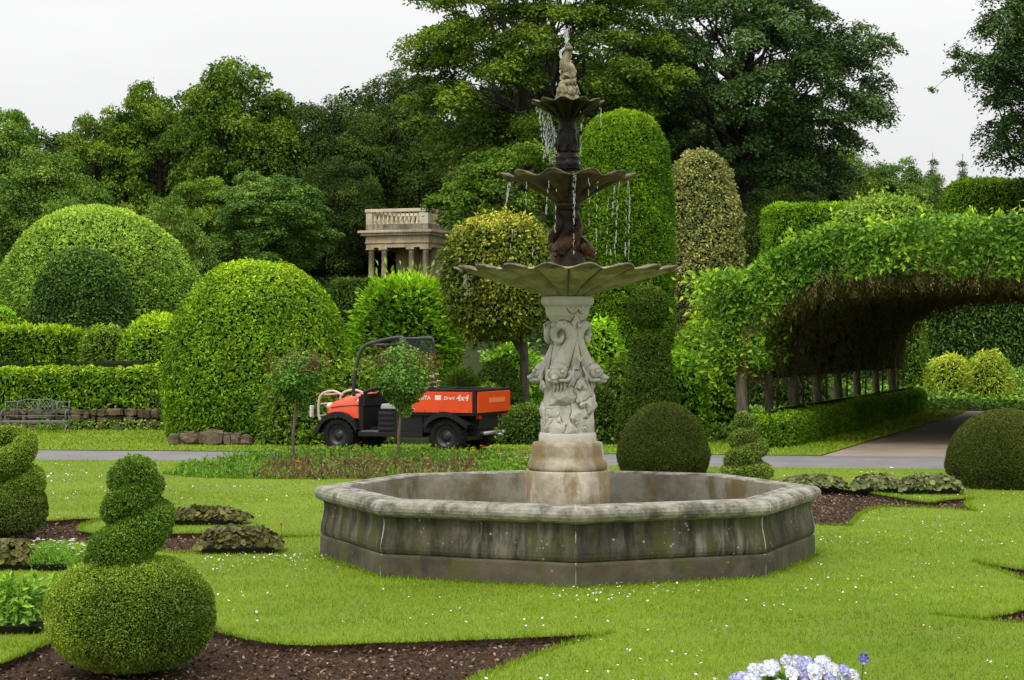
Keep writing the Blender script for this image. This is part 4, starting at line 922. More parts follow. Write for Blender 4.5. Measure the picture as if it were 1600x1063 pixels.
D('rounded_shrub', 'feathery pale shrub at the far end of the tunnel trunks', 'shrub', 1392, 1452, 478, 58, L['laurelmid'], p=3, leaf=.12, asp=.4, shell=.3, seed=92)
D('gold_shrub', 'small yellowish shrub glimpsed between the tunnel trunks', 'shrub', 1392, 1440, 560, 60, L['goldshrub'], leaf=.12, asp=.4, shell=.2, seed=93, cov=1.)
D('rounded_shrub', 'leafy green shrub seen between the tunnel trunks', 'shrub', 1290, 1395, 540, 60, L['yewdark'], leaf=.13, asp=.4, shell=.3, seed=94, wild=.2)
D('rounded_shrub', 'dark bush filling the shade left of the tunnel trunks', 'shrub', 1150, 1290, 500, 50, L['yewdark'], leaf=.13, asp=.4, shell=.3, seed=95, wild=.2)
# low box hedge along the gravel path
a = Vector((4.45, 33.6)); b = Vector((11.0, 52.2)); mid = (a+b)/2; dv = b-a
V, T = box_np(dv.length, .95, .55, .14, .04, 1.6, 96)
o = foliage('box_hedge', V, T, L['hedge'], leaf=.055, asp=.5, shell=.06, seed=96, loc=(mid.x, mid.y, 0), young=.25, cov=1.9); o.rotation_euler.z = math.atan2(dv.y, dv.x)
tag(o, 'low clipped hedge running beside the gravel path under the tunnel', 'hedge')

# ivy on the right bank and rough planting elsewhere
def cover(name, label, poly, n, mat, leaf, seed, h=.12, asp=.7, mask=None):
    rng = np.random.default_rng(seed); b = np.array(poly); q = rng.random((n*2, 2))*(b.max(0)-b.min(0))+b.min(0); q = q[pin(q, poly)][:n]
    P = np.c_[q, terr(q[:, 0], q[:, 1])+rng.random(len(q))*h]; Nn = unit(np.c_[rng.normal(size=(len(q), 2))*.4, np.ones(len(q))])
    LV, LF = leaf_geo(P, Nn, leaf, leaf*asp, rng, (.05, .6), 0, .6)
    return tag(link(name, npmesh(name, LV, LF, [mat], None, np.repeat(np.clip(rng.random(len(q))*.8+.3*lumps(P, .8, seed), 0, 1), 2))), label, 'ground cover', kind='stuff')
cover('ivy_ground_cover', 'fresh green ivy carpeting the bank behind the gravel path', [(10.5, 51.6), (34, 51.3), (38, 64), (9, 64)], 60000, L['ivy'], .13, 101, .22)
cover('ivy_ground_cover', 'low green plants carpeting the ground under the tunnel trunks', [(3.5, 35), (9.5, 50.5), (8, 60), (-1, 60), (0, 36)], 26000, L['ivy'], .12, 102, .2)
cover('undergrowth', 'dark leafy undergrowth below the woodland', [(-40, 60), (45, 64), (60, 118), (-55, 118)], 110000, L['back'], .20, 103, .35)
# extra grass on the verges
P = []
for poly, n in ((verge1, 70000), (verge2, 9000)):
    b = np.array(poly); q = rng.random((n*3, 2))*(b.max(0)-b.min(0))+b.min(0); q = q[pin(q, poly)][:n]; P.append(q)
P = np.concatenate(P); V1, F1 = blades(P, .04, .012, rng, .6)
tag(link('grass', npmesh('grass', V1, F1, [L['grass']], None, rng.random(len(P)))), 'short green grass on the verge beyond the path', 'grass', kind='stuff')

# ---------------------------------------------------------------- standard roses
M['petal'] = plain('rose_petal', (.72, .52, .42), .6, var=.2, nscale=20); M['redflower'] = plain('flower_red', (.42, .02, .01), .5); M['yellowflower'] = plain('flower_yellow', (.85, .60, .02), .5)
M['whiteflower'] = plain('flower_white', (.82, .82, .76), .5); M['poppy'] = plain('poppy_orange', (.80, .09, .01), .5)
def blossom(m, c, r, rd, mi=0):
    for ring, (k, tl) in enumerate(((5, .25), (5, .7), (4, 1.2))):
        for j in range(k):
            a = 2*math.pi*(j+ring*.5)/k+rd.random()*.3; rr = r*(1-.28*ring)
            u = Vector((math.cos(a)*math.cos(tl), math.sin(a)*math.cos(tl), math.sin(tl))); t = Vector((-math.sin(a), math.cos(a), 0)); c = Vector(c)
            m.add([c, c+u*rr*.6+t*rr*.45, c+u*rr, c+u*rr*.6-t*rr*.45], [(0, 1, 2, 3)], mi, True)
def rose(label, px, d, x0, x1, yt, yb, blooms, seed):
    s = d/FP; x = (px-800)*s; e = lambda py: CH-(py-HZ)*s
    root = empty('rose_tree', (x, d, 0), label, 'rose tree', 'standard rose trees in the flower bed')
    cx = ((x0+x1)/2-px)*s; rx = (x1-x0)/2*s*.84
    rng = np.random.default_rng(seed); n = 8500
    u = unit(rng.normal(size=(n, 3))); r = rng.random(n)**.4; c0 = (e(yt)+e(yb))/2
    P = u*r[:, None]*np.array([rx, rx, (e(yt)-e(yb))/2*.85]); P[:, :2] *= (.25+.75*np.clip((P[:, 2]/(e(yt)-e(yb))*1.9+.62), 0, 1))[:, None]; P[:, 2] += c0-.05; P[:, 0] += cx; P += np.stack([lumps(P, 6, seed+k) for k in range(3)], 1)*.13
    P[:, 2] += np.maximum(0, P[:, 2]-c0)*.15; LV, LF = leaf_geo(P, unit(u+[0, 0, .5]), .048, .028, rng, (0, .6), .35, .7)
    link('foliage', npmesh('foliage', LV, LF, [L['rose']], None, np.repeat(rng.random(n), 2)), root)
    n = 1200; st = rng.integers(0, 34, n); a0 = rng.uniform(0, 6.28, 34); rr = rng.random(34)**.5*rx*1.0; hh = rng.uniform(.08, .34, 34)
    t = rng.random(n); P = np.stack([cx+np.cos(a0[st])*rr[st]*(1+.25*t), np.sin(a0[st])*rr[st]*(1+.25*t), c0+.12+(1-(rr[st]/rx)**2)*.12+t*hh[st]], 1)+rng.normal(size=(n, 3))*.03
    LV, LF = leaf_geo(P, unit(rng.normal(size=(n, 3))+[0, 0, 1]), .036, .016, rng, (.2, .9), 0, .8)
    link('red_shoots', npmesh('red_shoots', LV, LF, [L['rosered']], None, np.repeat(rng.random(n), 2)), root)
    m = MB(); m.tube([(0, 0, -.06), (-.02, 0, .4), (.015, .01, .8), (cx*.6, 0, e(yb)+.18)], [.028, .022, .022, .03], 8, smooth_path=4)
    rd = random.Random(seed)
    for k in range(16):
        a = rd.uniform(0, 6.28); q = rd.uniform(.3, .9); m.tube([(cx*.6, 0, e(yb)+.1), (cx+math.cos(a)*rx*q*.5, math.sin(a)*rx*q*.5, c0-.05), (cx+math.cos(a)*rx*q, math.sin(a)*rx*q, c0+rd.uniform(0, .35))], [.014, .009, .004], 6, smooth_path=3)
    m.build('trunk', M['barkrose'], root)
    m = MB(); m.tube([(.03-.06, .03, -.05), (.02-.06, .02, .75)], .014, 6); m.build('stake', M['barkdark'], root)
    for k, (bx, by, br) in enumerate(blooms):
        m = MB(); blossom(m, ((bx-px)*s, -rx*.75+rd.uniform(-.05, .1), e(by)), br*s*1.3, rd)
        b = m.build('blossom', M['petal'], root)
rose('slender rose tree with reddish shoots over the flower bed, before the front of the vehicle', 460, 28.9, 415, 522, 538, 652, [(446, 566, 4), (518, 566, 5), (476, 574, 3), (427, 620, 3), (443, 562, 3)], 5)
rose('fuller rose tree with cream blossoms, standing in front of the vehicle seats', 625, 29.2, 566, 692, 533, 652, [(560, 578, 4), (575, 565, 4), (600, 555, 3), (640, 570, 4), (676, 590, 7), (683, 586, 6), (680, 598, 6), (672, 600, 5), (687, 596, 5), (682, 605, 5), (610, 608, 4), (622, 603, 4), (628, 543, 3), (668, 607, 4)], 6)

# bedding plants in the long bed
rng = np.random.default_rng(21); b = np.array(BEDS['F']); q = rng.random((2600, 2))*(b.max(0)-b.min(0))+b.min(0); q = q[pin(q, BEDS['F'])][:1150]
LVs, LFs, rn, mi, o = [], [], [], [], 0; FLW = MB(); rd = random.Random(8)
for (x, y) in q:
    t = (y-b[:, 1].min())/(b[:, 1].max()-b[:, 1].min()); k = 65; pur = (t < .6 and -3.6 < x < -.5 and rd.random() < .75)
    hgt = .07+.15*min(1, t*1.4)*(1 if x < .2 else .75); R0 = .10
    u = unit(rng.normal(size=(k, 3))); u[:, 2] = np.abs(u[:, 2]); P = u*rng.random((k, 1))**.5*np.array([R0, R0, hgt])+[x, y, -.03]
    V, F = leaf_geo(P, u, .055, .02, rng, (.3, 1), 0, .6); LVs.append(V); LFs.append(F+o); o += len(V); rn.append(np.repeat(rng.random(k), 2)); mi.append(np.full(2*k, int(pur)))
    if rd.random() < (.34 if x > -.9 else .12):
        c = (x+rd.uniform(-.05, .05), y+rd.uniform(-.05, .05), hgt+.0+rd.uniform(-.02, .03)); blossom(FLW, c, rd.uniform(.022, .034), rd, 0 if rd.random() < (.45 if t > .3 else .8) else 1)
tag(link('bedding_plants', npmesh('bedding_plants', np.concatenate(LVs), np.concatenate(LFs), [L['bed'], L['bedpurple']], np.concatenate(mi), np.concatenate(rn))), 'green and purplish bedding plants filling the long flower bed by the path', 'bedding plants', kind='stuff')
tag(FLW.build('bedding_flowers', [M['redflower'], M['yellowflower']]), 'red and yellow flowers scattered over the bedding plants', 'flowers', kind='stuff')

# ---------------------------------------------------------------- trays of plants waiting to be set out
M['tray'] = plain('black_plastic_tray', (.012, .012, .013), .45, spec=.4)
def disc_leaves(P, Nn, r, rng, k=9, cup=.25):
    """round crinkled leaves"""
    n = len(P); t = unit(np.cross(Nn, rng.normal(size=(n, 3)))); b = np.cross(Nn, t); a = np.linspace(0, 2*math.pi, k, endpoint=False); s = r*rng.uniform(.6, 1.25, n)[:, None, None]
    ring = P[:, None]+s*(t[:, None]*np.cos(a)[None, :, None]+b[:, None]*np.sin(a)[None, :, None])+Nn[:, None]*s*cup*(1+.5*np.sin(a*3)[None, :, None])*rng.uniform(-.4, 1, n)[:, None, None]
    V = np.concatenate([ring, P[:, None]], 1).reshape(-1, 3); o = (np.arange(n)*(k+1))[:, None]; j = np.arange(k)[None]
    return V, np.stack([o+j, o+(j+1) % k, o+k+0*j], 2).reshape(-1, 3), k
def tray(label, x0, x1, ybase, h, kind, seed, depth=.34, rz=0., z0=0.):
    x, y = gp((x0+x1)/2, ybase); s = y/FP; w = (x1-x0)*s; y += depth/2
    root = empty('plant_tray', (x, y, z0), label, 'plant tray', 'trays of young plants laid out round the beds', rz)
    m = MB(); ww, dd = w*.86, depth
    hx, hy = ww/2, dd/2
    # tray with sloping sides, rim and soil inside
    lo = [(-hx*.94, -hy*.9), (hx*.94, -hy*.9), (hx*.94, hy*.9), (-hx*.94, hy*.9)]; hi = [(-hx, -hy), (hx, -hy), (hx, hy), (-hx, hy)]; rim = [(-hx-.012, -hy-.012), (hx+.012, -hy-.012), (hx+.012, hy+.012), (-hx-.012, hy+.012)]
    V = [(*p, .004) for p in lo]+[(*p, .06) for p in hi]+[(*p, .062) for p in rim]+[(*p, .052) for p in rim]
    F = [(3, 2, 1, 0)]+[(i+4*l, (i+1) % 4+4*l, (i+1) % 4+4*l+4, i+4*l+4) for l in range(3) for i in range(4)]
    m.add(V, F); m.add([(*p, .05) for p in hi], [(0, 1, 2, 3)])
    m.build('tray', M['tray'], root)
    rng = np.random.default_rng(seed); rd = random.Random(seed)
    if kind in ('bronze', 'grey'):
        n = int(640*w/.7); P = np.stack([rng.uniform(-.5, .5, n)*w, rng.uniform(-.55, .55, n)*dd*1.05, np.zeros(n)], 1); e = np.clip(1-(np.abs(P[:, 0])/(w*.52))**3.5, 0, 1)*np.clip(1-(np.abs(P[:, 1])/(dd*.62))**4, 0, 1)
        P[:, 2] = .05+h*1.0*e*rng.uniform(.25, 1, n); Nn = unit(np.stack([P[:, 0]/w*1.5, P[:, 1]/dd*1.5-.35, np.full(n, .9)], 1)+rng.normal(size=(n, 3))*.55)
        V, F, k = disc_leaves(P, Nn, .028 if kind == 'bronze' else .034, rng, cup=.4); mt = L['begonia' if kind == 'bronze' else 'begoniagrey']
        link('foliage', npmesh('foliage', V, F, [mt], None, np.repeat(rng.random(n), k), smooth=False), root)
    elif kind == 'feathery':
        n = int(4200*w/.5); P = np.stack([rng.uniform(-.5, .5, n)*w, rng.uniform(-.55, .55, n)*dd, np.zeros(n)], 1); e = np.clip(1-(np.abs(P[:, 0])/(w*.54))**3, 0, 1)
        P[:, 2] = .03+h*e*rng.random(n)*(1+.2*lumps(P, 20, seed)); V, F = leaf_geo(P, unit(rng.normal(size=(n, 3))*.5+[0, 0, 1]), .034, .007, rng, (.3, 1), 0, .8)
        link('foliage', npmesh('foliage', V, F, [L['tender']], None, np.repeat(.15+.7*rng.random(n), 2)), root)
        for k in range(int(34*w/.4)): m = MB(); blossom(m, (rd.uniform(-.48, .48)*w, rd.uniform(-.55, .4)*dd, h*rd.uniform(.8, 1.3)), .019, rd); m.build('flower', M['whiteflower'], root)
    else:
        n = 1500; P = []; Nn = []
        for q in range(34):
            bx, by = rng.uniform(-.46, .46)*w, rng.uniform(-.45, .45)*dd; hh = h*rng.uniform(.6, 1.05); k = 40; t = rng.random(k)**.7; a = rng.uniform(0, 6.28, k); r = .05*(1.1-t)
            P.append(np.stack([bx+np.cos(a)*r+t*rng.normal()*.05, by+np.sin(a)*r, .04+t*hh], 1)); Nn.append(unit(np.stack([np.cos(a), np.sin(a), np.full(k, .9)], 1)))
        P = np.concatenate(P); Nn = np.concatenate(Nn); V, F = leaf_geo(P, Nn, .065, .026, rng, (.1, .6), .15, .4)
        link('foliage', npmesh('foliage', V, F, [L['tender']], None, np.repeat(rng.random(len(P)), 2)), root)
    return root
tray('tray of bronze round-leaved begonias on the lawn, the farther of two beside the curved bed', 250, 387, 821, .13, 'bronze', 1, .3)
t_ = tray('tray of bronze round-leaved begonias with one orange leaf, nearer of two beside the curved bed', 303, 436, 866, .19, 'bronze', 2, .36, .06)
tray('tray of brown-leaved begonias at the photo edge in front of the cut-off spiral', -60, 52, 892, .19, 'bronze', 3, .36)
tray('tray of feathery plants with white flowers next to the brown begonias', 44, 112, 893, .19, 'feathery', 4, .34)
tray('small tray of white-flowered plants touching the nearest spiral topiary', 104, 196, 906, .22, 'feathery', 5, .34)
tray('tray of tall tender bright green leafy seedlings at the photo edge', -30, 64, 992, .30, 'tender', 6, .42, .12)
tray('tray of grey round-leaved begonias just right of the basin rim', 1222, 1326, 768, .14, 'grey', 7, .36)
tray('tray of grey round-leaved begonias in the middle of the three behind the basin rim', 1334, 1414, 771, .17, 'grey', 8, .36)
tray('tray of larger grey round-leaved begonias next to the low yew dome', 1408, 1508, 773, .19, 'grey', 9, .4)
x, y = gp(434, 862); m = MB(); rd = random.Random(2)
o = empty('poppy', (x, y+.25, 0), 'single orange-red poppy standing beside the bronze begonia tray', 'flower')
m = MB(); m.tube([(0, 0, 0), (.006, 0, .12), (0, 0, .215)], .003, 5, smooth_path=3); m.build('stem', M['lawn'], o); m = MB(); blossom(m, (0, 0, .215), .032, rd); blossom(m, (0, 0, .22), .026, rd); m.build('flower_head', M['poppy'], o)
# pansies in a stone planter near the camera
M['pansyw'] = plain('pansy_white', (.74, .76, .86), .5, var=.12, nscale=60); M['pansyb'] = plain('pansy_blue', (.22, .24, .66), .5, var=.3, nscale=60); M['pansyc'] = plain('pansy_violet_white', (.50, .53, .82), .5, var=.25, nscale=60)
pd = 4.7; s = pd/FP; px = (1246-800)*s; root = empty('stone_planter', (px, pd+.06, 0), 'pale stone planter full of white and lilac-blue pansies, only its flowers in view', 'planter')
m = MB(); zr = CH-(1105-HZ)*s
m.lathe([(.11, 0), (.13, .0), (.13, .06), (.09, .10), (.06, .2), (.055, zr-.32), (.10, zr-.26), (.17, zr-.12), (.19, zr-.02), (.205, zr-.01), (.205, zr+.005), (.185, zr+.005), (.18, zr-.03), (.02, zr-.03)], seg=40)
m.build('urn', M['drum'], root)
rng = np.random.default_rng(9); n = 900; u = unit(rng.normal(size=(n, 3))); u[:, 2] = abs(u[:, 2]); P = u*rng.random((n, 1))**.4*[.19, .15, .085]+[0, 0, zr-.03]
V, F = leaf_geo(P, u, .035, .018, rng, (.2, .8), 0, .6); link('foliage', npmesh('foliage', V, F, [L['tender']], None, np.repeat(rng.random(n)*.4, 2)), root)
def pansy(c, r, face, rd, mi):
    m = MB(); f = Vector(face).normalized(); up_ = Vector((0, 0, 1)); t = up_.cross(f).normalized(); b = f.cross(t)
    for ang, rr, off in ((60, 1.05, 0), (120, 1.05, .002), (5, .95, .004), (175, .95, .006), (270, 1.15, .008)):
        ca = R(ang); d_ = t*math.cos(ca)+b*math.sin(ca); pc = Vector(c)+d_*r*.5+f*off; k = 12; V = [tuple(pc-f*.002)]
        for j in range(k):
            a = 2*math.pi*j/k; w = 1+.10*math.sin(a*5+ang); V.append(tuple(pc+(t*math.cos(a)+b*math.sin(a))*r*.56*rr*w+f*(.006*math.sin(a*3+ang)+.004)))
        m.add(V, [(0, 1+j, 1+(j+1) % k) for j in range(k)], 0, True)
    m.ico(Vector(c)+f*.012, (r*.12,)*3, 1, 1); return m
rd = random.Random(12)
for k in range(66):
    a = rd.uniform(0, 2*math.pi); q = rd.random()**.5; X_, Y_ = math.cos(a)*q*.185, math.sin(a)*q*.13-.04
    zz = zr+.075*(1-q**2.5)+rd.uniform(-.004, .022)+.018
    m = pansy((X_, Y_, zz), rd.uniform(.014, .020), (rd.uniform(-.5, .5)+X_*2, -1+rd.uniform(-.2, .3), rd.uniform(.1, .8)), rd, 0)
    m.build('pansy_flower', [rd.choice([M['pansyw'], M['pansyw'], M['pansyw'], M['pansyc']]), M['yellowflower']], root)
m = pansy(((1351-1246)*s, -.06, CH-(1029-HZ)*s), .0125, (-.5, -1, .1), rd, 0); m.build('pansy_flower', [M['pansyb'], M['yellowflower']], root)
m = MB(); m.tube([((1351-1246)*s, -.05, CH-(1029-HZ)*s), ((1345-1246)*s, -.05, zr+.03), ((1340-1246)*s, 0, zr-.02)], .002, 5, smooth_path=3); m.build('stem', M['lawn'], root)
# ================================================================ UTILITY VEHICLE
M['orange'] = plain('orange_paint', (.80, .072, .012), .32, spec=.5, var=.05, nscale=3, coat=.3)
M['orangepale'] = plain('sticker_pale_orange', (.86, .22, .09), .4)
M['blackplastic'] = plain('black_plastic', (.011, .011, .012), .55, spec=.3, var=.2, nscale=12)
M['blackmetal'] = plain('black_metal_tube', (.035, .037, .040), .35, spec=.5)
M['rubber'] = plain('tyre_rubber', (.012, .011, .010), .85, spec=.2, var=.3, nscale=20, bmp=.4, bscale=80)
M['rimblack'] = plain('wheel_rim_black', (.018, .018, .02), .4, spec=.5)
M['seatgrey'] = plain('seat_vinyl_grey', (.30, .30, .29), .6)
M['white'] = plain('white_paint', (.74, .72, .68), .4); M['guard'] = plain('guard_pale_metal', (.62, .50, .44), .35)
M['dusty'] = plain('dusty_floor', (.11, .10, .085), .8, var=.3); M['glass'] = plain('lamp_glass', (.6, .6, .58), .12, spec=.8)
M['steel'] = plain('hitch_steel', (.35, .34, .33), .35, metal=.8)
ux, uy = (698-800)*31.35/FP, 31.45
ut = empty('utility_vehicle', (ux, uy+.10, 0), 'orange and black utility vehicle with roll cage and cargo bed parked on the path', 'utility vehicle', None, R(158))
# local: X forward, Y toward the camera side, origin on the ground under the rear axle; body centred at y=-.6 (near side at y=+.1)
YC = -.60; HW = .70
def Bx(m, x0, x1, y0, y1, z0, z1, mi=0, taper=(1, 1)): m.box(((x0+x1)/2, (y0+y1)/2+YC, (z0+z1)/2), (x1-x0, y1-y0, z1-z0), mi, None, taper)
def wheel(x, y, r, wd, side):
    m = MB(); rot = Matrix.Rotation(R(90), 3, 'X'); w = wd/2
    prof = [(r*.57, -w*.2), (r*.58, -w*.8), (r*.78, -w), (r*.93, -w*.92), (r, -w*.6), (r, w*.6), (r*.93, w*.92), (r*.78, w), (r*.58, w*.8), (r*.57, w*.2)]
    m.lathe(prof, (x, y+YC, r), 36, rot=rot)
    for k in range(22):
        for sgn in (-1, 1):
            a = 2*math.pi*(k+(.5 if sgn > 0 else 0))/22; q = Matrix.Rotation(-a, 3, 'Y')
            m.box(Vector((x, y+YC, r))+q @ Vector((0, sgn*w*.52, r*1.005)), (r*.13, w*.85, r*.07), 0, q)
    root_w = m.build('tyre', M['rubber']); return root_w
def add_wheel(x, y, r, wd, out):
    wo_ = bpy.data.objects.new('wheel', None); COL.objects.link(wo_); wo_.parent = ut
    t = wheel(x, y, r, wd, out); t.parent = wo_
    m = MB(); rot = Matrix.Rotation(R(-90*out), 3, 'X'); w = wd/2
    m.lathe([(r*.60, -w*.8), (r*.60, w*.75), (r*.54, w*.8), (r*.50, w*.45), (r*.22, w*.35), (r*.20, w*.7), (r*.12, w*.74), (.01, w*.74)], (x, y+YC, r), 32, rot=rot)
    for k in range(5):
        a = 2*math.pi*k/5; m.ico((x+math.cos(a)*r*.34, y+YC+out*w*.42, r+math.sin(a)*r*.34), (.012, .012, .012), 1)
    m.build('rim', M['rimblack'], wo_)
add_wheel(0, .56, .30, .25, 1); add_wheel(0, -.56, .30, .25, -1); add_wheel(2.0, .56, .285, .22, 1); add_wheel(2.0, -.56, .285, .22, -1)
# chassis and dark body tub
m = MB()
Bx(m, -.45, 2.35, -.35, .35, .30, .42); Bx(m, .42, 1.62, -.66, .66, .28, .36); Bx(m, .42, .92, -.66, .66, .36, .72); Bx(m, .36, .42, -.62, .62, .36, 1.08)
Bx(m, 1.55, 1.64, -.60, .60, .36, .95); Bx(m, 1.64, 2.32, -.55, .55, .42, .56); Bx(m, -.50, .3, -.40, .40, .42, .66); Bx(m, 2.3, 2.42, -.5, .5, .36, .55)
for k in range(4): Bx(m, .95, 1.22, .655, .675, .38+.085*k, .43+.085*k)
Bx(m, .92, 1.24, -.66, .66, .36, .70); Bx(m, .18, .42, .40, .64, .36, .66)
m.build('body', M['blackplastic'], ut, bevel=.012)
m = MB(); Bx(m, 1.24, 1.56, -.62, .66, .355, .375); m.build('floor', M['dusty'], ut)
m = MB(); Bx(m, .84, 1.24, -.6, .6, .735, .83, 0, (.94, .96)); Bx(m, .80, .91, -.6, .6, .83, 1.12, 0, (.7, .92)); m.build('seat', M['seatgrey'], ut, bevel=.03, bseg=3)
# hood: orange rounded nose
m = MB()
secs = [(1.56, .60, .58, 1.00), (1.75, .60, .58, 1.00), (2.0, .57, .58, .945), (2.2, .53, .60, .87), (2.30, .46, .62, .79), (2.34, .36, .64, .73)]
V = []
for x, hw, z0, z1 in secs:
    for k in range(13):
        t = k/12*math.pi; c_, s_ = math.cos(t), math.sin(t); V.append((x, YC+hw*math.copysign(abs(c_)**.45, c_), z0+(z1-z0)*abs(s_)**.45))
n = 13; F = [(i*n+j, i*n+j+1, (i+1)*n+j+1, (i+1)*n+j) for i in range(len(secs)-1) for j in range(n-1)]+[tuple(range(5*n, 6*n)), tuple(reversed(range(n)))]
m.add(V, F, 0, True); hood = m.build('hood', M['orange'], ut)
m = MB(); Bx(m, 1.52, 1.60, -.60, .60, .78, .99); m.tube([(1.56, YC+.55, 1.0), (1.45, YC+.5, 1.06), (1.4, YC, 1.08), (1.45, YC-.5, 1.06), (1.56, YC-.55, 1.0)], .035, 8, smooth_path=3); m.build('dashboard', M['blackplastic'], ut, bevel=.01)
m = MB()     # nose vents and the seam of the bonnet
for k in range(4): Bx(m, 2.325, 2.36, -.28, .28, .64+.03*k, .652+.03*k)
for sd in (1, -1): m.tube([(1.60, YC+sd*.603, .80), (2.0, YC+sd*.573, .78), (2.2, YC+sd*.535, .75)], .006, 5)
m.build('grille', M['blackplastic'], ut)
for sd in (1, -1):
    m = MB(); m.ico((2.27, YC+sd*.40, .77), (.07, .075, .065), 3); m.build('headlight', M['glass'], ut)
# front guard
m = MB()
for sd in (1, -1): m.tube([(2.36, YC+sd*.40, .50), (2.48, YC+sd*.40, .55), (2.50, YC+sd*.40, .80), (2.44, YC+sd*.40, .97), (2.22, YC+sd*.40, 1.03), (2.02, YC+sd*.44, .96)], .021, 10, smooth_path=4)
m.tube([(2.50, YC-.40, .80), (2.50, YC+.40, .80)], .016, 8); m.tube([(2.44, YC-.40, .96), (2.44, YC+.40, .96)], .016, 8); m.tube([(2.49, YC-.40, .60), (2.49, YC+.40, .60)], .016, 8)
m.build('front_guard', M['guard'], ut)
m = MB(); m.box((2.60, YC+.46, .68), (.03, .10, .20)); m.build('number_plate', M['white'], ut, bevel=.01)
# fenders
def fender(x, y0, y1, r, a0, a1, extra=None):
    m = MB(); k = 14; P = []
    for i in range(k+1):
        a = R(a0+(a1-a0)*i/k); P.append((x+math.cos(a)*r, .29+math.sin(a)*r))
    if extra: P += extra
    for (xa, za), (xb, zb_) in zip(P, P[1:]):
        d_ = Vector((xb-xa, 0, zb_-za)).normalized(); nn = Vector((-d_.z, 0, d_.x))*-.028
        V = []
        for (xx, zz) in ((xa, za), (xb, zb_)):
            for yy in (y0, y1): V += [(xx, yy+YC, zz), (xx-nn.x*0+nn.x, yy+YC, zz+nn.z)]
        m.add(V, [(0, 2, 6, 4), (1, 5, 7, 3), (0, 1, 3, 2), (4, 6, 7, 5), (0, 4, 5, 1), (2, 3, 7, 6)])
        m.add([(xa, y1+YC+.002, za), (xb, y1+YC+.002, zb_), (xb, y1+YC+.002, zb_-.06), (xa, y1+YC+.002, za-.06)], [(0, 1, 2, 3)])
    return m.build('fender', M['blackplastic'], ut)
fender(0, .45, .74, .40, 25, 120, [(-.42, .50)]); fender(0, -.74, -.45, .40, 25, 120, [(-.42, .50)])
fender(2.0, .45, .70, .37, 5, 165); fender(2.0, -.70, -.45, .37, 5, 165)
# cargo bed
bed = bpy.data.objects.new('cargo_bed', None); COL.objects.link(bed); bed.parent = ut
x0, x1, z0, z1 = -.56, .74, .70, 1.08
m = MB(); Bx(m, x0, x1, -HW, HW, z0-.05, z0)
for y in (-HW, HW-.045): Bx(m, x0, x1, y, y+.045, z0, z1-.03)
Bx(m, x1-.045, x1, -HW+.045, HW-.045, z0, z1+.01); Bx(m, x0, x0+.045, -HW+.045, HW-.045, z0, z1-.03)
Bx(m, x0-.02, x1, HW-.06, HW+.02, z1-.03, z1+.01); Bx(m, x0-.02, x1, -HW-.02, -HW+.06, z1-.03, z1+.01); Bx(m, x0-.025, x0+.06, -HW, HW, z1-.028, z1+.012)
for x in (x0-.01, x1-.05): Bx(m, x, x+.06, HW+.0, HW+.035, z0-.02, z1+.02); Bx(m, x, x+.06, -HW-.035, -HW, z0-.02, z1+.02)
Bx(m, -.3, .4, -.3, .3, .5, .66)
m.build('bed_frame', M['blackplastic'], bed, bevel=.005)
m = MB(); Bx(m, x0+.055, x1-.055, HW+.003, HW+.022, z0+.0, z1-.035); m.build('side_panel', M['orange'], bed, bevel=.006)
m = MB(); Bx(m, x0+.055, x1-.055, -HW-.022, -HW-.003, z0+.0, z1-.035); m.build('side_panel', M['orange'], bed, bevel=.006)
m = MB(); Bx(m, x0-.045, x0-.012, -HW+.01, HW-.01, z0+.0, z1-.035); m.build('tailgate', M['orange'], bed, bevel=.006)
m = MB(); Bx(m, x0-.0485, x0-.0455, -.45, .25, z0+.16, z0+.24); m.build('sticker', M['orangepale'], bed)
m = MB(); Bx(m, .055, .165, HW+.0225, HW+.0245, z0+.21, z0+.285); m.build('sticker', M['white'], bed)
# lettering on the near side (reads toward the camera, i.e. from the front of the bed to the tail)
def side_text(s, x, z, size, mat, shear=0.):
    Mx = Matrix(((-1, -shear, 0, x), (0, 0, 1, YC+HW+.0235), (0, 1, 0, z), (0, 0, 0, 1)))
    return text_mesh('lettering', s, size, mat, bed, Mx, .001, .002)
side_text('KUBOTA', .60, z0+.215, .088, M['white']); side_text('Diesel', .01, z0+.215, .075, M['white'], .25); side_text('4x4', -.215, z0+.20, .145, M['white'], .25)
m = MB()
for k in range(5): m.ico((.62-.27*k, YC+HW+.024, z0+.03), (.009, .006, .009), 1)
for k in range(2): m.ico((.62-1.08*k, YC+HW+.024, z1-.06), (.009, .006, .009), 1)
m.build('rivet', M['blackplastic'], bed)
m = MB()
for k in range(3): m.ico((.55, YC+HW+.024, z0+.05), (.03, .004, .02), 1)
m.build('sticker', M['white'], bed)
# roll cage
m = MB()
for sd in (1, -1):
    m.tube([(1.72, YC+sd*.60, .95), (1.72, YC+sd*.61, 1.15), (1.63, YC+sd*.60, 1.62), (1.52, YC+sd*.58, 1.80), (1.30, YC+sd*.57, 1.87), (1.08, YC+sd*.57, 1.92), (.88, YC+sd*.57, 1.94), (.80, YC+sd*.57, 1.90), (.78, YC+sd*.58, 1.7), (.78, YC+sd*.6, .70)], .030, 10, smooth_path=5)
for x, z in ((1.50, 1.81), (1.15, 1.91), (.82, 1.92)): m.tube([(x, YC-.57, z), (x, YC+.57, z)], .026, 8)
m.build('roll_cage', M['blackmetal'], ut)
m = MB()   # rear mesh screen
for k in range(24): m.tube([(.79, YC-.55+k*.048, 1.10), (.79, YC-.55+k*.048, 1.88)], .0035, 4)
for k in range(17): m.tube([(.79, YC-.56, 1.12+k*.048), (.79, YC+.56, 1.12+k*.048)], .0035, 4)
m.build('mesh_screen', M['blackmetal'], ut)
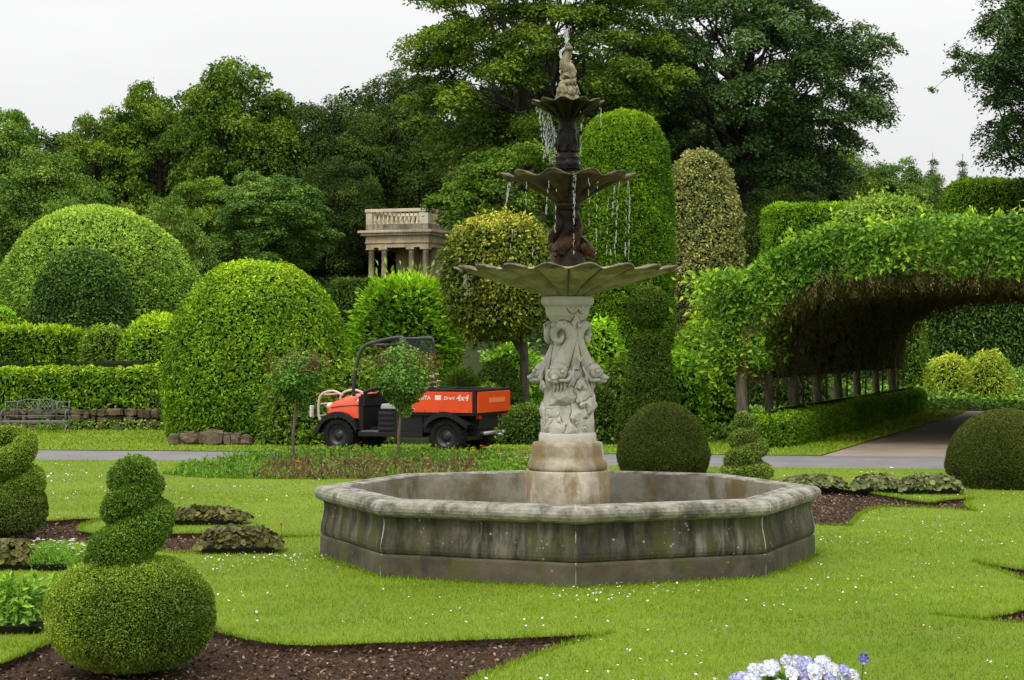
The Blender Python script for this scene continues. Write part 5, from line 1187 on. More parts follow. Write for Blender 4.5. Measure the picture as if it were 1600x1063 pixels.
m = MB(); c = Vector((1.28, YC+.28, 1.10)); q = Matrix.Rotation(R(-55), 3, 'Y'); m.tube([c+q @ Vector((math.cos(a)*.17, math.sin(a)*.17, 0)) for a in np.linspace(0, 2*math.pi, 25)], .014, 8, cap=False)
m.tube([c, c+Vector((.22, 0, -.16))], .02, 8)
for a in (0, 2.1, 4.2): m.tube([c, c+q @ Vector((math.cos(a)*.17, math.sin(a)*.17, 0))], .01, 6)
m.build('steering_wheel', M['blackplastic'], ut)
m = MB(); Bx(m, -.62, -.3, -.25, .25, .34, .38); m.tube([(-.6, YC-.45, .36), (-.62, YC+.5, .36)], .03, 8); m.tube([(-.62, YC+.06, .33), (-.78, YC+.06, .33)], .022, 8); m.ico((-.78, YC+.06, .37), (.03,)*3, 2); m.build('tow_hitch', M['steel'], ut)
for sd in (1, -1):
    m = MB(); Bx(m, -.55, -.50, sd*.5-.06, sd*.5+.06, .60, .66); m.build('tail_light', M['redflower'], ut)
m = MB(); Bx(m, -.2, .2, -.45, .45, .22, .34); m.tube([(0, YC-.5, .30), (0, YC+.5, .30)], .04, 8); m.tube([(2.0, YC-.5, .29), (2.0, YC+.5, .29)], .035, 8); m.build('axle', M['blackmetal'], ut)

# ---------------------------------------------------------------- bench of ornate cast iron
M['iron'] = plain('painted_cast_iron', (.17, .175, .18), .5, spec=.5, var=.2, nscale=20)
bs = 39.2/FP; bx = (54-800)*bs; be = empty('cast_iron_bench', (bx, 39.3, 0), 'grey ornate cast-iron bench against the dry stone wall', 'bench')
W = .66
m = MB(); top, bot = .64, .33
m.tube([(-W, .12, top-.02), (-W*.6, .12, top-.01), (-W*.3, .12, top+.035), (0, .12, top+.02), (W*.3, .12, top+.035), (W*.6, .12, top-.01), (W, .12, top-.02)], .010, 6, smooth_path=3)
m.tube([(-W, .11, bot), (W, .11, bot)], .009, 6)
for x in (-W, -W*.62, W*.62, W): m.tube([(x, .12, top-.01), (x, .11, bot)], .009, 6)
for k in range(8):     # interlaced centre
    x = -.28+k*.08
    m.tube([(x, .118, bot), (min(x+.22, .40), .118, bot+.30)], .005, 5); m.tube([(x, .114, bot+.30), (min(x+.22, .40), .114, bot)], .005, 5)
for sg in (-1, 1):
    for q, (cx, cz, rr) in enumerate(((.51, .56, .05), (.51, .41, .05), (.58, .49, .045), (.45, .49, .045), (.33, .56, .05), (.33, .42, .05))):
        m.tube([(sg*(cx+math.cos(a)*rr*(1-a*.10)), .116, cz+math.sin(a)*rr*(1-a*.10)) for a in np.linspace(0, 7.5, 20)], .005, 5)
m.tube([(-.3, .115, bot), (-.15, .115, bot-.03), (0, .115, bot-.035), (.15, .115, bot-.03), (.3, .115, bot)], .006, 5, smooth_path=3)
m.build('backrest', M['iron'], be)
m = MB()
for k in range(7): m.box((0, -.20+k*.045, .235), (2*W, .022, .014))
m.box((0, -.225, .23), (2*W+.02, .02, .035)); m.build('seat', M['iron'], be)
for x in (-W, W):
    m = MB(); m.tube([(x, .11, bot), (x, .13, .2), (x, .17, 0)], .013, 6, smooth_path=3); m.build('leg', M['iron'], be)
    m = MB(); m.tube([(x, -.2, .235), (x, -.21, .1), (x, -.24, 0)], .013, 6, smooth_path=3); m.build('leg', M['iron'], be)
    m = MB(); m.tube([(x, .12, .46), (x, -.05, .45), (x, -.20, .42), (x, -.22, .34), (x, -.2, .235)], .011, 6, smooth_path=3); m.build('armrest', M['iron'], be)

# ---------------------------------------------------------------- dry stone wall and edging rocks
M['rubble'] = stone('rubble_stone', (.11, .075, .045), (.22, .16, .10), (.030, .023, .016), moss=(.06, .075, .02), dirt=.6, ns=3, off=31)
M['rockpale'] = stone('edging_rock', (.12, .088, .058), (.22, .17, .115), (.035, .026, .019), moss=(.06, .06, .03), dirt=.7, ns=4, off=32, bm=.8)
def block(m, c, size, seed, mi=0):
    bm = bmesh.new(); bmesh.ops.create_cube(bm, size=1); bmesh.ops.bevel(bm, geom=bm.edges[:], offset=.14, segments=2, affect='EDGES'); bmesh.ops.subdivide_edges(bm, edges=bm.edges[:], cuts=1, use_grid_fill=True)
    V = []
    for v in bm.verts:
        p = Vector((v.co.x*size[0], v.co.y*size[1], v.co.z*size[2])); q = v.co*2+Vector((seed*2.3, seed*1.1, 0)); k = min(size)
        p += Vector((mnoise.noise(q), mnoise.noise(q+Vector((7, 0, 0))), mnoise.noise(q+Vector((0, 7, 0)))))*.22*k; V.append(p+Vector(c))
    m.add(V, [[v.index for v in f.verts] for f in bm.faces], mi, False); bm.free()
rd = random.Random(14); m = MB(); x = -12.; k = 0
while x < -6.95:
    wv = rd.uniform(.08, .34); z = 0.; 
    while z < .36:
        hh = rd.uniform(.07, .26); hh = min(hh, .46-z); ww = wv*rd.uniform(.85, 1.1)
        block(m, (x+wv/2, 40.42+rd.uniform(-.06, .06), z+hh/2-.02), (ww*.97, .30, hh*.96), k); k += 1; z += hh
    x += wv
m.box((-9.5, 40.62, .18), (5.2, .2, .36), 1)
tag(m.build('dry_stone_wall', [M['rubble'], M['soil']]), 'low dry stone wall of brown rubble below the long hedge', 'wall')
for px, w_, h_, lb in ((274, 18, 16, 'small dark edging rock, first at the left end of the row before the big mound'), (296, 26, 20, 'squat rounded edging rock, second from the left in the short row'), (331, 48, 22, 'longest pale edging slab in the row before the big mound'), (357, 13, 18, 'narrow upright edging rock right of the longest slab'), (369, 16, 18, 'squarish edging rock, second from the right end of the row'), (385, 20, 15, 'low flat edging rock, last at the right end of the row')):
    s = 34.6/FP; m = MB(); block(m, (0, 0, h_*s/2), (w_*s, .32, h_*s), px)
    tag(m.build('edging_rock', M['rockpale'], None, ((px-800)*s, 34.6, 0)), lb, 'rock', 'rocks edging the verge')
cover('wall_plants', 'small green weeds growing against the dry stone wall', [(-9.9, 40.05), (-7.0, 40.05), (-7.0, 40.2), (-9.9, 40.2)], 500, L['tender'], .06, 111, .2)
cover('wall_plants', 'scattered green plants under the bench', [(-11.2, 39.9), (-9.6, 39.9), (-9.6, 40.2), (-11.2, 40.2)], 260, L['tender'], .05, 112, .15)

# ---------------------------------------------------------------- stone pavilion
M['pav'] = stone('pavilion_stone', (.70, .55, .33), (.80, .68, .47), (.17, .13, .085), dirt=.55, streak=.35, ns=1.1, off=40, bm=.3)
M['pavbal'] = stone('pavilion_balustrade_stone', (.76, .67, .48), (.82, .75, .58), (.20, .17, .12), dirt=.4, ns=2, off=41, bm=.2)
M['pavdirty'] = stone('pavilion_dirty_plinth', (.32, .28, .21), (.45, .41, .31), (.11, .095, .07), dirt=.9, streak=.7, ns=3, off=42)
cx, cy = (669-800)*99/FP, 99.
pv = empty('stone_pavilion', (cx, cy, 0), 'small classical stone pavilion with columns and a balustraded roof among the trees', 'pavilion', None, R(-20))
E = lambda y: CH+(HZ-y)*99/FP
# local: -X along the front to the left, +Y toward the back; origin at the front right corner
FW, FD = 3.55, 3.95; gz = 3.9
def PB(m, x0, x1, y0, y1, z0, z1, mi=0): m.box(((x0+x1)/2, (y0+y1)/2, (z0+z1)/2), (x1-x0, y1-y0, z1-z0), mi)
zc1 = E(359); zc0 = E(366); zf = E(377); za = E(386); zcap = E(391)
m = MB(); PB(m, -FW-.35, .30, -.30, FD+.3, zc0+.10, zc1); PB(m, -FW-.22, .20, -.20, FD+.2, zc0-.03, zc0+.10); m.build('cornice', M['pav'], pv, bevel=.02)
m = MB(); PB(m, -FW, 0.03, -.03, FD, zf+.01, zc0-.03); PB(m, -FW-.03, .06, -.06, FD, zf-.07, zf+.01); PB(m, -FW+.02, .01, -.01, .42, za, zf-.07); PB(m, -.41, .01, .42, FD, za, zf-.07); PB(m, -FW+.02, -FW+.44, .42, FD, za, zf-.07); m.build('frieze', M['pav'], pv, bevel=.01)
m = MB(); PB(m, -FW+.44, -.41, .42, FD, za+.05, za+.12); m.build('ceiling', M['pav'], pv)
m = MB(); PB(m, -2.5, -.03, 1.75, FD, gz-1, za); PB(m, -.36, -.02, 1.25, 1.75, gz-1, za); PB(m, -.75, -.42, 1.55, 1.75, gz-1, za); PB(m, -1.5, -1.2, 1.6, 1.75, gz-1, za); m.build('wall', M['pav'], pv, bevel=.015)
m = MB(); PB(m, -FW-.5, .4, -.5, FD+.4, gz-1.2, gz); m.build('floor', M['pav'], pv)
def column(x, y):
    m = MB(); h = zcap-gz
    m.lathe([(.21, 0), (.21, .10), (.19, .16), (.165, .2), (.17, h*.35), (.145, h-.10), (.16, h-.09), (.145, h-.06), (.145, h), (.20, h+.06)], (x, y, gz), 24)
    m.box((x, y, (zcap+.06+za)/2), (.46, .46, za-zcap-.06)); m.box((x, y, gz+.04), (.5, .5, .08)); return m.build('column', M['pav'], pv)
for x, y in ((-FW+.24, .2), (-FW+.98, .2), (-1.02, .2), (-.22, .2), (-FW+.24, 1.9), (-FW+.5, 3.2)): column(x, y)
zb0 = E(354.5); zb1 = E(349); zt0 = E(330); zt1 = E(325)
m = MB(); PB(m, -FW+.0, .0, .0, .30, zc1, zb1); PB(m, -.30, 0, .30, FD-.1, zc1, zb1); PB(m, -FW, -FW+.3, .30, FD-.1, zc1, zb1); PB(m, -FW+.3, -.3, FD-.4, FD-.1, zc1, zb1); m.build('roof_plinth', M['pavdirty'], pv, bevel=.01)
bl = bpy.data.objects.new('balustrade', None); COL.objects.link(bl); bl.parent = pv
m = MB(); PB(m, -FW-.04, .04, -.04, .30, zt0, zt1); PB(m, -.26, .04, .30, FD-.06, zt0, zt1); PB(m, -FW-.04, -FW+.26, .30, FD-.06, zt0, zt1); PB(m, -FW+.26, -.26, FD-.4, FD-.06, zt0, zt1); m.build('rail', M['pavbal'], bl, bevel=.015)
for x0_, x1_, y0_, y1_ in ((-FW+.01, -FW+.36, .01, .27), (-.50, -.01, .01, .27), (-.27, -.01, .27, .5), (-.27, -.01, FD-.50, FD-.11), (-FW+.01, -FW+.3, FD-.5, FD-.11)):
    m = MB(); PB(m, x0_, x1_, y0_, y1_, zb1, zt0); m.build('pier', M['pavbal'], bl)
hb = zt0-zb1; m = MB()
m.lathe([(.055, 0), (.055, .04), (.035, .06), (.045, hb*.18), (.072, hb*.32), (.060, hb*.48), (.032, hb*.72), (.030, hb*.82), (.055, hb*.86), (.058, hb)], (0, 0, 0), 12)
bp = m.build('baluster', M['pavbal'], bl); first = True
spots = [(-FW+.36+.11+k*(FW-.86)/11, .14) for k in range(11)]+[(-.14, .62+k*(FD-1.1)/12) for k in range(12)]+[(-FW+.14, .45+k*(FD-.95)/10) for k in range(10)]+[(-FW+.5+k*.28, FD-.25) for k in range(10)]
for x, y in spots:
    o = bp if first else bp.copy()
    if not first: COL.objects.link(o); o.parent = bl
    first = False; o.location = (x, y, zb1)
# ================================================================ LABURNUM TUNNEL
A0 = Vector((4.17, 34.5)); dirv = Vector((6.53, 17.5)).normalized(); perp = Vector((dirv.y, -dirv.x)); TL = 18.6; TW = 7.0
tn = empty('laburnum_tunnel', (A0.x, A0.y, 0), 'long leafy laburnum tunnel over the gravel path, brown seed pods hanging beneath its roof', 'garden tunnel', None, math.atan2(dirv.y, dirv.x))
# local frame: X along the tunnel, Y to its left; the span runs toward -Y
def arch(t, r_out, zs, zt, w0=0.):
    """t 0..1 across the span; returns y, z"""
    a = math.pi*(1-t); y = -TW/2+ (TW/2+r_out)*-math.cos(a)*-1
    return y, zs+(zt-zs)*math.sin(a)**.8
nu, nv = 60, 70
def vault(yo, zs, zt, e=.75, x0=0., x1=TL, jag=0.):
    """open vault surface: rows along X"""
    V = []; 
    for i in range(nv+1):
        x = x0+(x1-x0)*i/nv
        for j in range(nu+1):
            a = math.pi*j/nu; y = -TW/2+(TW/2+yo)*math.copysign(abs(math.cos(a))**e, math.cos(a)); z = zs+(zt-zs)*abs(math.sin(a))**e
            V.append((x, y, z))
    i, j = np.meshgrid(np.arange(nv), np.arange(nu), indexing='ij'); i = i.ravel(); j = j.ravel(); n = nu+1
    a0, b0, c0, d0 = i*n+j, i*n+j+1, (i+1)*n+j+1, (i+1)*n+j
    return np.array(V), np.r_[np.stack([a0, d0, c0], 1), np.stack([a0, c0, b0], 1)]
rng = np.random.default_rng(61)
Vo, To = vault(.45, 1.5, 4.02); Ao, No = tri_area(Vo, To)
if No[np.argmax(Vo[To].mean(1)[:, 2]), 2] < 0: To = To[:, ::-1]
def add_leaves(P, Nn, leaf, asp, lift, droop, tw=.6): return leaf_geo(P, Nn, leaf, leaf*asp, rng, lift, droop, tw)
P, Nm = sample(Vo, To, 62000, rng)
P = P+Nm*(lumps(P, 1.1, 3)*.16+lumps(P, 3, 5)*.10-rng.random(len(P))**1.5*.45)[:, None]
# front mouth: dense fringe of foliage closing the thickness of the roof
n = 30000; a = rng.random(n)*math.pi; th_r = rng.random(n); e = .75
yo = .45-.80*th_r; zt = 4.02-.92*th_r; zs = 1.5
yf = -TW/2+(TW/2+yo)*np.sign(np.cos(a))*np.abs(np.cos(a))**e; zf_ = zs+(zt-zs)*np.abs(np.sin(a))**e
Pf = np.stack([rng.random(n)**1.6*1.0-.25, yf, zf_], 1); Pf += np.stack([lumps(Pf, 3, 7)*.14, lumps(Pf, 2.2, 8)*.12, lumps(Pf, 2.2, 9)*.14], 1)
Nf = unit(np.stack([-np.ones(n)*.8, rng.normal(size=n)*.3, .4+rng.normal(size=n)*.3], 1))
# lower side skirts at the two legs of the mouth
n2 = 16000; sd = np.where(rng.random(n2) < .6, .3, -TW-.3); Ps = np.stack([rng.random(n2)*2.2-.3, sd+rng.normal(size=n2)*.30, 1.25+rng.random(n2)**.8*1.9], 1); Ps[:, 1] += lumps(Ps, 2, 4)*.15
Ns = unit(np.stack([-np.ones(n2)*.6, np.sign(sd+3)*.5, np.full(n2, .4)], 1)+rng.normal(size=(n2, 3))*.3)
# sprays of young growth on top
n3 = 3200; k = rng.integers(0, 170, n3); sx_ = rng.uniform(-.2, TL, 170); ang = rng.uniform(.12, .85, 170)*math.pi; hh = rng.uniform(.15, .5, 170)
t = rng.random(n3); yb = -TW/2+(TW/2+.45)*np.sign(np.cos(ang))*np.abs(np.cos(ang))**e; zb = 1.5+2.52*np.abs(np.sin(ang))**e
Pt = np.stack([sx_[k]+rng.normal(size=n3)*.07+t*.15, yb[k]+rng.normal(size=n3)*.07, zb[k]+t*hh[k]], 1); Nt = unit(rng.normal(size=(n3, 3))+[0, 0, .7])
PP = np.r_[P, Pf, Ps, Pt]; NN = np.r_[Nm, Nf, Ns, Nt]
LV, LF = add_leaves(PP, NN, .125, .46, (.05, .7), .35, .7)
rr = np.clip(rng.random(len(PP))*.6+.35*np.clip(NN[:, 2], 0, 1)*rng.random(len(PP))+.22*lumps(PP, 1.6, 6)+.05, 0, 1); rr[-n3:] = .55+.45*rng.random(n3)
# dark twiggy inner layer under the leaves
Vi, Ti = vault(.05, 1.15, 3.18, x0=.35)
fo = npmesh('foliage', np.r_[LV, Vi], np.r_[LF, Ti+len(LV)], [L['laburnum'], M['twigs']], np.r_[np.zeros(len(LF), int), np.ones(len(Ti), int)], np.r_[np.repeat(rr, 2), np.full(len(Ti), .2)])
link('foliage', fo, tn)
# inner hanging leaf and pods
M['pod'] = leafmat('seed_pods', (.05, .05, .016), (.11, .098, .034), (.23, .20, .075), rough=.7, tr=.15)
Vi2, Ti2 = vault(-.05, 1.2, 3.14)
n = 5200; P, Nm = sample(Vi2, Ti2, n, rng); 
m1 = 1500; a = rng.random(m1)*math.pi; P2 = np.stack([rng.random(m1)**1.2*1.3-.28, -TW/2+(TW/2-.15+rng.random(m1)*.22)*np.sign(np.cos(a))*np.abs(np.cos(a))**e, 1.3+(3.16-1.3)*np.abs(np.sin(a))**e+rng.random(m1)**2*.35-.02], 1)
P = np.r_[P, P2]; PV = []
k = 16; rows = np.repeat(P, k, 0); t = np.tile(np.linspace(0, 1, k), len(P)); ln = np.repeat(rng.uniform(.10, .42, len(P)), k)
rows = rows+rng.normal(size=rows.shape)*.024; rows[:, 2] -= t*ln
pn = unit(np.c_[rng.normal(size=(len(rows), 2)), np.zeros(len(rows))+.1]); V, F = leaf_geo(rows, pn, .065, .018, rng, (.1, .4), 1.2, .5)
pr = np.clip(np.repeat(rng.random(len(P)), k)*.6+rng.random(len(rows))*.4, 0, 1)
link('hanging_seed_pods', npmesh('hanging_seed_pods', V, F, [M['pod']], None, np.repeat(pr, 2)), tn)['kind'] = 'stuff'
# trunks along both rows, iron hoops
rd = random.Random(6)
M['barktun'] = bark('bark_laburnum', (.05, .042, .028), (.17, .145, .10))
for i, x in enumerate((.0, 2.2, 4.5, 6.8, 9.2, 11.6, 14.2, 16.8)):
    for side in (0,):
        y = 0 if side == 0 else -TW; sg = -1 if side == 0 else 1; ln = rd.uniform(-.12, .12); m = MB(); r = rd.uniform(.085, .12)
        m.tube([(x+ln, y+.05, -.1), (x+ln*.5, y, .5), (x+rd.uniform(-.06, .06), y+.02, 1.2), (x, y+sg*.05, 2.0), (x+.1, y+sg*.7, 2.9), (x+.1, y+sg*1.8, 3.4)], [r*1.35, r, r*.9, r*.75, r*.5, r*.3], 10, smooth_path=4)
        if i: m.tube([(x+.02, y+.02, 1.3), (x-.5, y+sg*.3, 2.3), (x-.9, y+sg*1.0, 3.0)], [r*.6, r*.45, r*.25], 8, smooth_path=4); m.tube([(x+.02, y+.02, 1.5), (x+.5, y+sg*.2, 2.4), (x+.9, y+sg*.9, 3.1)], [r*.6, r*.45, r*.25], 8, smooth_path=4)
        m.build('trunk', M['barktun'], tn)
for i in range(8):
    x = .35+i*2.45; m = MB(); pts = [(x, -.02, 0), (x, -.02, 1.3)]
    for j in range(1, 24):
        a = math.pi*j/24; pts.append((x, -TW/2+(TW/2-.02)*math.copysign(abs(math.cos(a))**.75, math.cos(a)), 1.4+2.0*abs(math.sin(a))**.75))
    pts += [(x, -TW+.02, 1.3), (x, -TW+.02, 0)]; m.tube(pts, .022, 6); m.build('hoop', M['blackmetal'], tn)
# ================================================================ WOODLAND
def crown_np(seed, rx, rz, nclump, per, leaf, zc, asp=.6, flat=.6, droop=0., spread=.95, csize=(.16, .30), ball=1., up=.6, jag=.12, low=-.75, cone=False):
    """crown made of separate leafy boughs; returns leaf mesh data and bough centres"""
    rng = np.random.default_rng(seed); d = []
    while len(d) < nclump:
        v = rng.normal(size=3); v /= np.linalg.norm(v)
        if v[2] < low: continue
        d.append(v)
    d = np.array(d); rad = spread*rng.uniform(.35, 1., nclump)**.55
    C = d*rad[:, None]*np.array([rx, rx, rz]); C = C*(1+jag*lumps(d, 2.5, seed)[:, None]); C[:, 2] += zc
    if cone: h_ = np.clip((C[:, 2]-zc+rz)/(2*rz), 0, 1); C[:, :2] *= (1.35*(1-h_)+.05)[:, None]
    cr = rng.uniform(*csize, nclump)*(rx+rz)/2*ball
    Ps, Ns, Rn = [], [], []
    for c, r, dv in zip(C, cr, d):
        k = int(per*(r/(np.mean(csize)*(rx+rz)/2*ball))**2); u = unit(rng.normal(size=(k, 3))); u[:, 2] = np.where(rng.random(k) < .62, np.abs(u[:, 2]), u[:, 2])
        q = rng.random(k)**.45; P = u*q[:, None]*r*np.array([1.15, 1.15, flat])
        # boughs lean outward and down at the tip
        hx = (P[:, 0]*dv[0]+P[:, 1]*dv[1]); P[:, 2] -= np.maximum(hx, 0)*(.25+droop); 
        P += np.stack([lumps(P+c, 2.6/max(r, .3), seed+j) for j in range(3)], 1)*r*.28
        if droop:
            f = rng.random(k) < .35; P[f, 2] -= rng.random(f.sum())*r*droop*1.6
        Ps.append(P+c); Ns.append(unit(u*.6+np.array([0, 0, up]))); Rn.append(np.clip(rng.random(k)*.7+.15+.2*rng.normal()*1, 0, 1))
    P = np.concatenate(Ps); Nn = np.concatenate(Ns); V, F = leaf_geo(P, Nn, leaf, leaf*asp, rng, (0., .5), droop*.6+.1, .7)
    return V, F, np.repeat(np.concatenate(Rn), 2), C, cr
def limbs(m, C, rng, trunk_h, r0, fork, lean=(0, 0), nl=26, first=None):
    """trunk with main limbs reaching the boughs"""
    tp = [Vector((0, 0, -.6)), Vector((lean[0]*.3, lean[1]*.3, fork*.5)), Vector((lean[0]*.6, lean[1]*.6, fork)), Vector((lean[0], lean[1], trunk_h))]
    m.tube(tp, [r0*1.3, r0, r0*.85, r0*.25], 12, smooth_path=5)
    idx = rng.permutation(len(C))[:nl]
    for i in idx:
        c = Vector(C[i]); zb = fork+(trunk_h-fork)*rng.uniform(0, .7); zb = min(zb, max(fork, c.z-.5)); b = Vector((lean[0]*zb/trunk_h, lean[1]*zb/trunk_h, zb)); L_ = (c-b).length
        c = b.lerp(c, .93); wob = lambda k: Vector(rng.normal(size=3))*k*L_
        mid = b.lerp(c, .5)+wob(.07)+Vector((0, 0, .09*L_))
        r = r0*.30*min(1, L_/6+.3); m.tube([b, b.lerp(c, .25)+wob(.05)+Vector((0, 0, .04*L_)), mid, b.lerp(c, .75)+wob(.04), c], [r, r*.8, r*.5, r*.28, r*.08], 7, smooth_path=4)
        for q in range(2):
            e = mid.lerp(c, .6)+Vector(rng.normal(size=3))*L_*.09; m.tube([mid, mid.lerp(e, .5)+Vector((0, 0, .05*L_)), e], [r*.4, r*.25, r*.06], 5, smooth_path=3)
PROTO = {}
def proto(key, leafm, barkm=None, fork=3., r0=.32, trunk_h=8., nl=26, **kw):
    V, F, rn, C, cr = crown_np(**kw); me = npmesh('crown_'+key, V, F, [leafm], None, rn)
    m = MB(); limbs(m, C, np.random.default_rng(kw['seed']), trunk_h, r0, fork, nl=nl)
    t = m.build('trunk', barkm or M['barkdark']); tm = t.data; bpy.data.objects.remove(t)
    PROTO[key] = (me, tm, kw['rx'], kw['zc']+kw['rz'], V)
def tree(key, label, x0, x1, ytop, d, rz=0., leafm=None, cat='tree', name='tree', group='trees of the wood behind the garden', hmul=1.):
    me, tm, rx, H0, _ = PROTO[key]; c = at((x0+x1)/2, ytop, d); g = th(c.x, d)-.1; w_ = (x1-x0)/2*d/FP
    root = empty(name, (c.x, d, g), label, cat, group, rz); s = (c.z-g)/H0
    root.scale = (w_/rx, w_/rx, s*hmul)
    o = link('crown', me, root); link('trunk', tm, root)
    if leafm: o.material_slots[0].link = 'OBJECT'; o.material_slots[0].material = leafm
    return root
proto('maple', L['maple'], seed=201, rx=4., rz=4.6, zc=5.6, nclump=95, per=620, leaf=.19, csize=(.15, .27), flat=.7, trunk_h=9, jag=.14, low=-.95)
proto('maple2', L['maple'], seed=202, rx=4., rz=4.6, zc=5.6, nclump=110, per=520, leaf=.19, csize=(.13, .24), flat=.6, trunk_h=9, jag=.18, low=-.95)
proto('beech', L['beech'], seed=203, rx=4.2, rz=4.8, zc=5.4, nclump=120, per=560, leaf=.18, asp=.45, csize=(.14, .26), flat=.55, droop=.55, trunk_h=9, jag=.12, low=-.97)
proto('shrubby', L['olive'], M['bark'], seed=204, rx=3., rz=2.4, zc=2.5, nclump=85, per=420, leaf=.13, csize=(.14, .24), flat=.6, fork=.6, r0=.12, trunk_h=3.4, low=-.9)
proto('deep', L['back'], seed=205, rx=4.4, rz=5.2, zc=5.2, nclump=90, per=480, leaf=.30, csize=(.2, .32), flat=.8, trunk_h=9, nl=8, low=-1)
proto('conifer', L['conifer'], M['bark'], seed=206, rx=1.6, rz=3.6, zc=4.6, nclump=80, per=55, leaf=.20, asp=.18, csize=(.07, .13), flat=.35, droop=.2, trunk_h=8.0, fork=1.5, r0=.07, nl=60, cone=True)
T = tree
Gd = 'trees of the wood behind the garden'
# far dark wood closing the gaps
rd = random.Random(77)
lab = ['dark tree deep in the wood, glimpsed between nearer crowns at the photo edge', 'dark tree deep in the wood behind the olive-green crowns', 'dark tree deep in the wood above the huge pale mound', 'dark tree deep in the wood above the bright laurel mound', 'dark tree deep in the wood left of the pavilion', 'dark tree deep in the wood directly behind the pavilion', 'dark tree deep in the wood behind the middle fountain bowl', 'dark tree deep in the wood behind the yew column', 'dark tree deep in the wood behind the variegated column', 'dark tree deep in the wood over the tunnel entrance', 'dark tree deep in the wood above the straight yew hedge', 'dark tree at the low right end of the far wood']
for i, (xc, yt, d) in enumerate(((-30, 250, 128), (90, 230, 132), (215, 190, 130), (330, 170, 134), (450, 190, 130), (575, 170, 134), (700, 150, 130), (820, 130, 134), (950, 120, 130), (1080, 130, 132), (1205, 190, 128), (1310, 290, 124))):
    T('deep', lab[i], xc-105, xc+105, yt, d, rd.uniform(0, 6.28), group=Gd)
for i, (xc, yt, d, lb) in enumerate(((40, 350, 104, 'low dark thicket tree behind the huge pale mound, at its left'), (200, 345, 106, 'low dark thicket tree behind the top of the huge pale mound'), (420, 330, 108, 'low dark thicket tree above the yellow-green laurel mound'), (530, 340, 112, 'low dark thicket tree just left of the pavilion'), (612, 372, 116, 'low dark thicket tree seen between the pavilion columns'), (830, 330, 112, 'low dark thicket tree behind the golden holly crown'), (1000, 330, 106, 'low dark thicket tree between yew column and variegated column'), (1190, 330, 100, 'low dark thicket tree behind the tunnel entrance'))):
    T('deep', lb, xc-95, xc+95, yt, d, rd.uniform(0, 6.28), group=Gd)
# left wood
T('maple2', 'yellowish-green tree at the photo edge over the huge pale mound', -90, 85, 150, 104, .4, L['olive'])
T('maple', 'mid-green tree between the edge tree and the tall central maples', 75, 225, 168, 112, 1.4)
T('maple2', 'rounded dark green maple, shorter left neighbour of the tallest left-hand tree', 165, 335, 122, 112, 2.2)
T('maple', 'tallest maple of the left-hand wood, its top pointing into the sky', 275, 478, 88, 108, 3.9)
T('maple', 'spreading olive tree with a bare limb above the huge pale mound', -10, 165, 232, 90, 5., L['olive'])
T('maple2', 'fresh green lower tree right of the tallest maple', 330, 520, 262, 94, .9, L['mapleblue'])
T('maple', 'low green tree above the olive bushes beside the tallest maple', 250, 400, 275, 100, 2.9, L['maple'])
T('shrubby', 'olive-green rhododendron bush peeping over the left of the huge pale mound', 60, 215, 292, 70, .5, cat='shrub', name='rhododendron')
T('shrubby', 'olive-green rhododendron bush over the right shoulder of the huge pale mound', 195, 335, 305, 68, 2.5, cat='shrub', name='rhododendron')
# dark beeches
T('beech', 'dark drooping beech next to the tallest maple', 430, 610, 150, 108, .2)
T('beech', 'dark drooping beech rising above the pavilion roof', 530, 735, 108, 112, 1.9)
T('beech', 'dark drooping beech low behind the left side of the pavilion', 455, 600, 245, 104, 3.2)
T('beech', 'dark drooping beech right behind the pavilion balustrade', 590, 745, 215, 110, 4.4)
# big oak with open limbs
def big(name, label, x0, x1, y0, y1, d, leafm, seed, nclump, per, leaf, trunkpx, r0, fork_z, flat=.5, droop=.1, nl=60, csize=(.09, .17), asp=.55, barkm=None, gaps=0., low=-.85, ry=None, jag=.15):
    cx = ((x0+x1)/2-800)*d/FP; g = th(cx, d); rx = (x1-x0)/2*d/FP; zt = CH+(HZ-y0)*d/FP-g; zb = CH+(HZ-y1)*d/FP-g
    V, F, rn, C, cr = crown_np(seed, rx, (zt-zb)/2, nclump, per, leaf, (zt+zb)/2, asp=asp, flat=flat, droop=droop, csize=csize, jag=jag, low=low)
    root = empty(name, (cx, d, g), label, 'tree', Gd)
    link('crown', npmesh('crown', V, F, [leafm], None, rn), root)
    m = MB(); limbs(m, C, np.random.default_rng(seed), zt*.85, r0, fork_z, lean=((trunkpx-(x0+x1)/2)*d/FP*0, 0), nl=nl); m.build('trunk', barkm or M['bark'], root); return root
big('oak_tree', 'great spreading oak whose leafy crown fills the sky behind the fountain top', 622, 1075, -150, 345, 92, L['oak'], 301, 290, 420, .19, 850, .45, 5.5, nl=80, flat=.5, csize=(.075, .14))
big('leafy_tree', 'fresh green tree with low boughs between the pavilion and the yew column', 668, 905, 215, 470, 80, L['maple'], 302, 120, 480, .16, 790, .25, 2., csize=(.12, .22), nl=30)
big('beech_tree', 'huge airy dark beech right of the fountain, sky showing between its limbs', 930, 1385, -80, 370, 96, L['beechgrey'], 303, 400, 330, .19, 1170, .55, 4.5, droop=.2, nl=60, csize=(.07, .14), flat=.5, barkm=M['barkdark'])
big('beech_tree', 'dark beech in the shade below the huge airy one, above the variegated column', 1080, 1340, 200, 420, 104, L['beech'], 304, 110, 420, .20, 1200, .35, 4, droop=.4, csize=(.14, .24), nl=30)
big('leafy_tree', 'airy tree with hanging twigs cut off by the right edge of the photo', 1505, 1860, -160, 330, 66, L['beechgrey'], 305, 330, 240, .13, 1700, .35, 4, droop=.5, nl=80, csize=(.07, .13), flat=.5)
T('beech', 'dark rounded tree under the spreading end of the airy beech', 1235, 1400, 222, 112, 1., L['maple'])
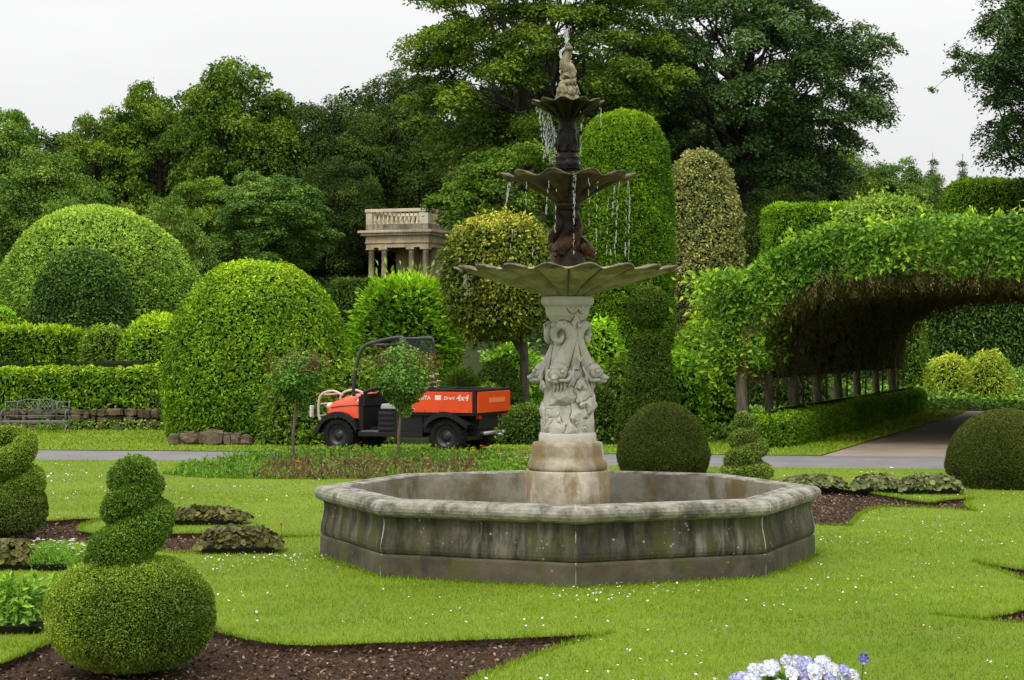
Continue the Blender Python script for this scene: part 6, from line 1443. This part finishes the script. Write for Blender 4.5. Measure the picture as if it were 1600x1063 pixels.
T('maple', 'low bushy tree right of the airy beech, against the sky', 1330, 1470, 246, 114, 2., L['mapleblue'])
T('maple2', 'lowest bushy tree before the two thin conifers', 1400, 1500, 268, 118, 3.3, L['mapleblue'])
T('conifer', 'thin pale conifer against the sky, left of two', 1425, 1490, 232, 124, 0, group='thin conifers on the skyline', name='conifer')
T('conifer', 'thin pale conifer against the sky, right of two', 1470, 1538, 235, 126, 2., group='thin conifers on the skyline', name='conifer')
T('maple', 'green tree behind the high flat-topped hedge at the right', 1480, 1640, 300, 100, 4.3, L['mapleblue'])
T('beech', 'shaded tree behind the tunnel roof and the straight yew hedge', 1150, 1300, 290, 92, 2.7, L['beech'])
# lone branch of the right-hand tree reaching out over the sky
rb = [o for o in COL.objects if o.get('label', '').startswith('airy tree with hanging')][0]; lp = lambda px, py, dy=0: at(px, py, 66)-Vector(rb.location)+Vector((0, dy, 0))
m = MB(); m.tube([lp(1640, 175), lp(1590, 128), lp(1545, 98), lp(1500, 80), lp(1492, 76)], [.09, .06, .04, .02, .008], 8, smooth_path=4); m.tube([lp(1530, 92), lp(1500, 108), lp(1475, 125), lp(1455, 142)], [.02, .012, .007, .004], 6, smooth_path=4)
m.build('branch', M['barkdark'], rb)
rng = np.random.default_rng(5); Ps = []
for px, py, sp, n in ((1495, 82, 13, 260), (1515, 95, 16, 420), (1498, 112, 12, 300), (1545, 100, 15, 360), (1575, 115, 18, 500), (1456, 142, 7, 60), (1480, 118, 6, 40), (1530, 120, 12, 200), (1600, 60, 22, 500), (1565, 50, 18, 240), (1585, 20, 22, 420)):
    c = np.array(lp(px, py)); q = rng.normal(size=(n, 3))*sp*.6*66/FP*np.array([1, 1, .7]); q += np.stack([lumps(q+c, 3, k) for k in range(3)], 1)*.15; Ps.append(c+q)
P = np.concatenate(Ps); V, F = leaf_geo(P, unit(rng.normal(size=P.shape)+[0, 0, .8]), .12, .06, rng, (0, .6), .4, .7)
link('branch_leaves', npmesh('branch_leaves', V, F, [L['beechgrey']], None, np.repeat(rng.random(len(P)), 2)), rb)
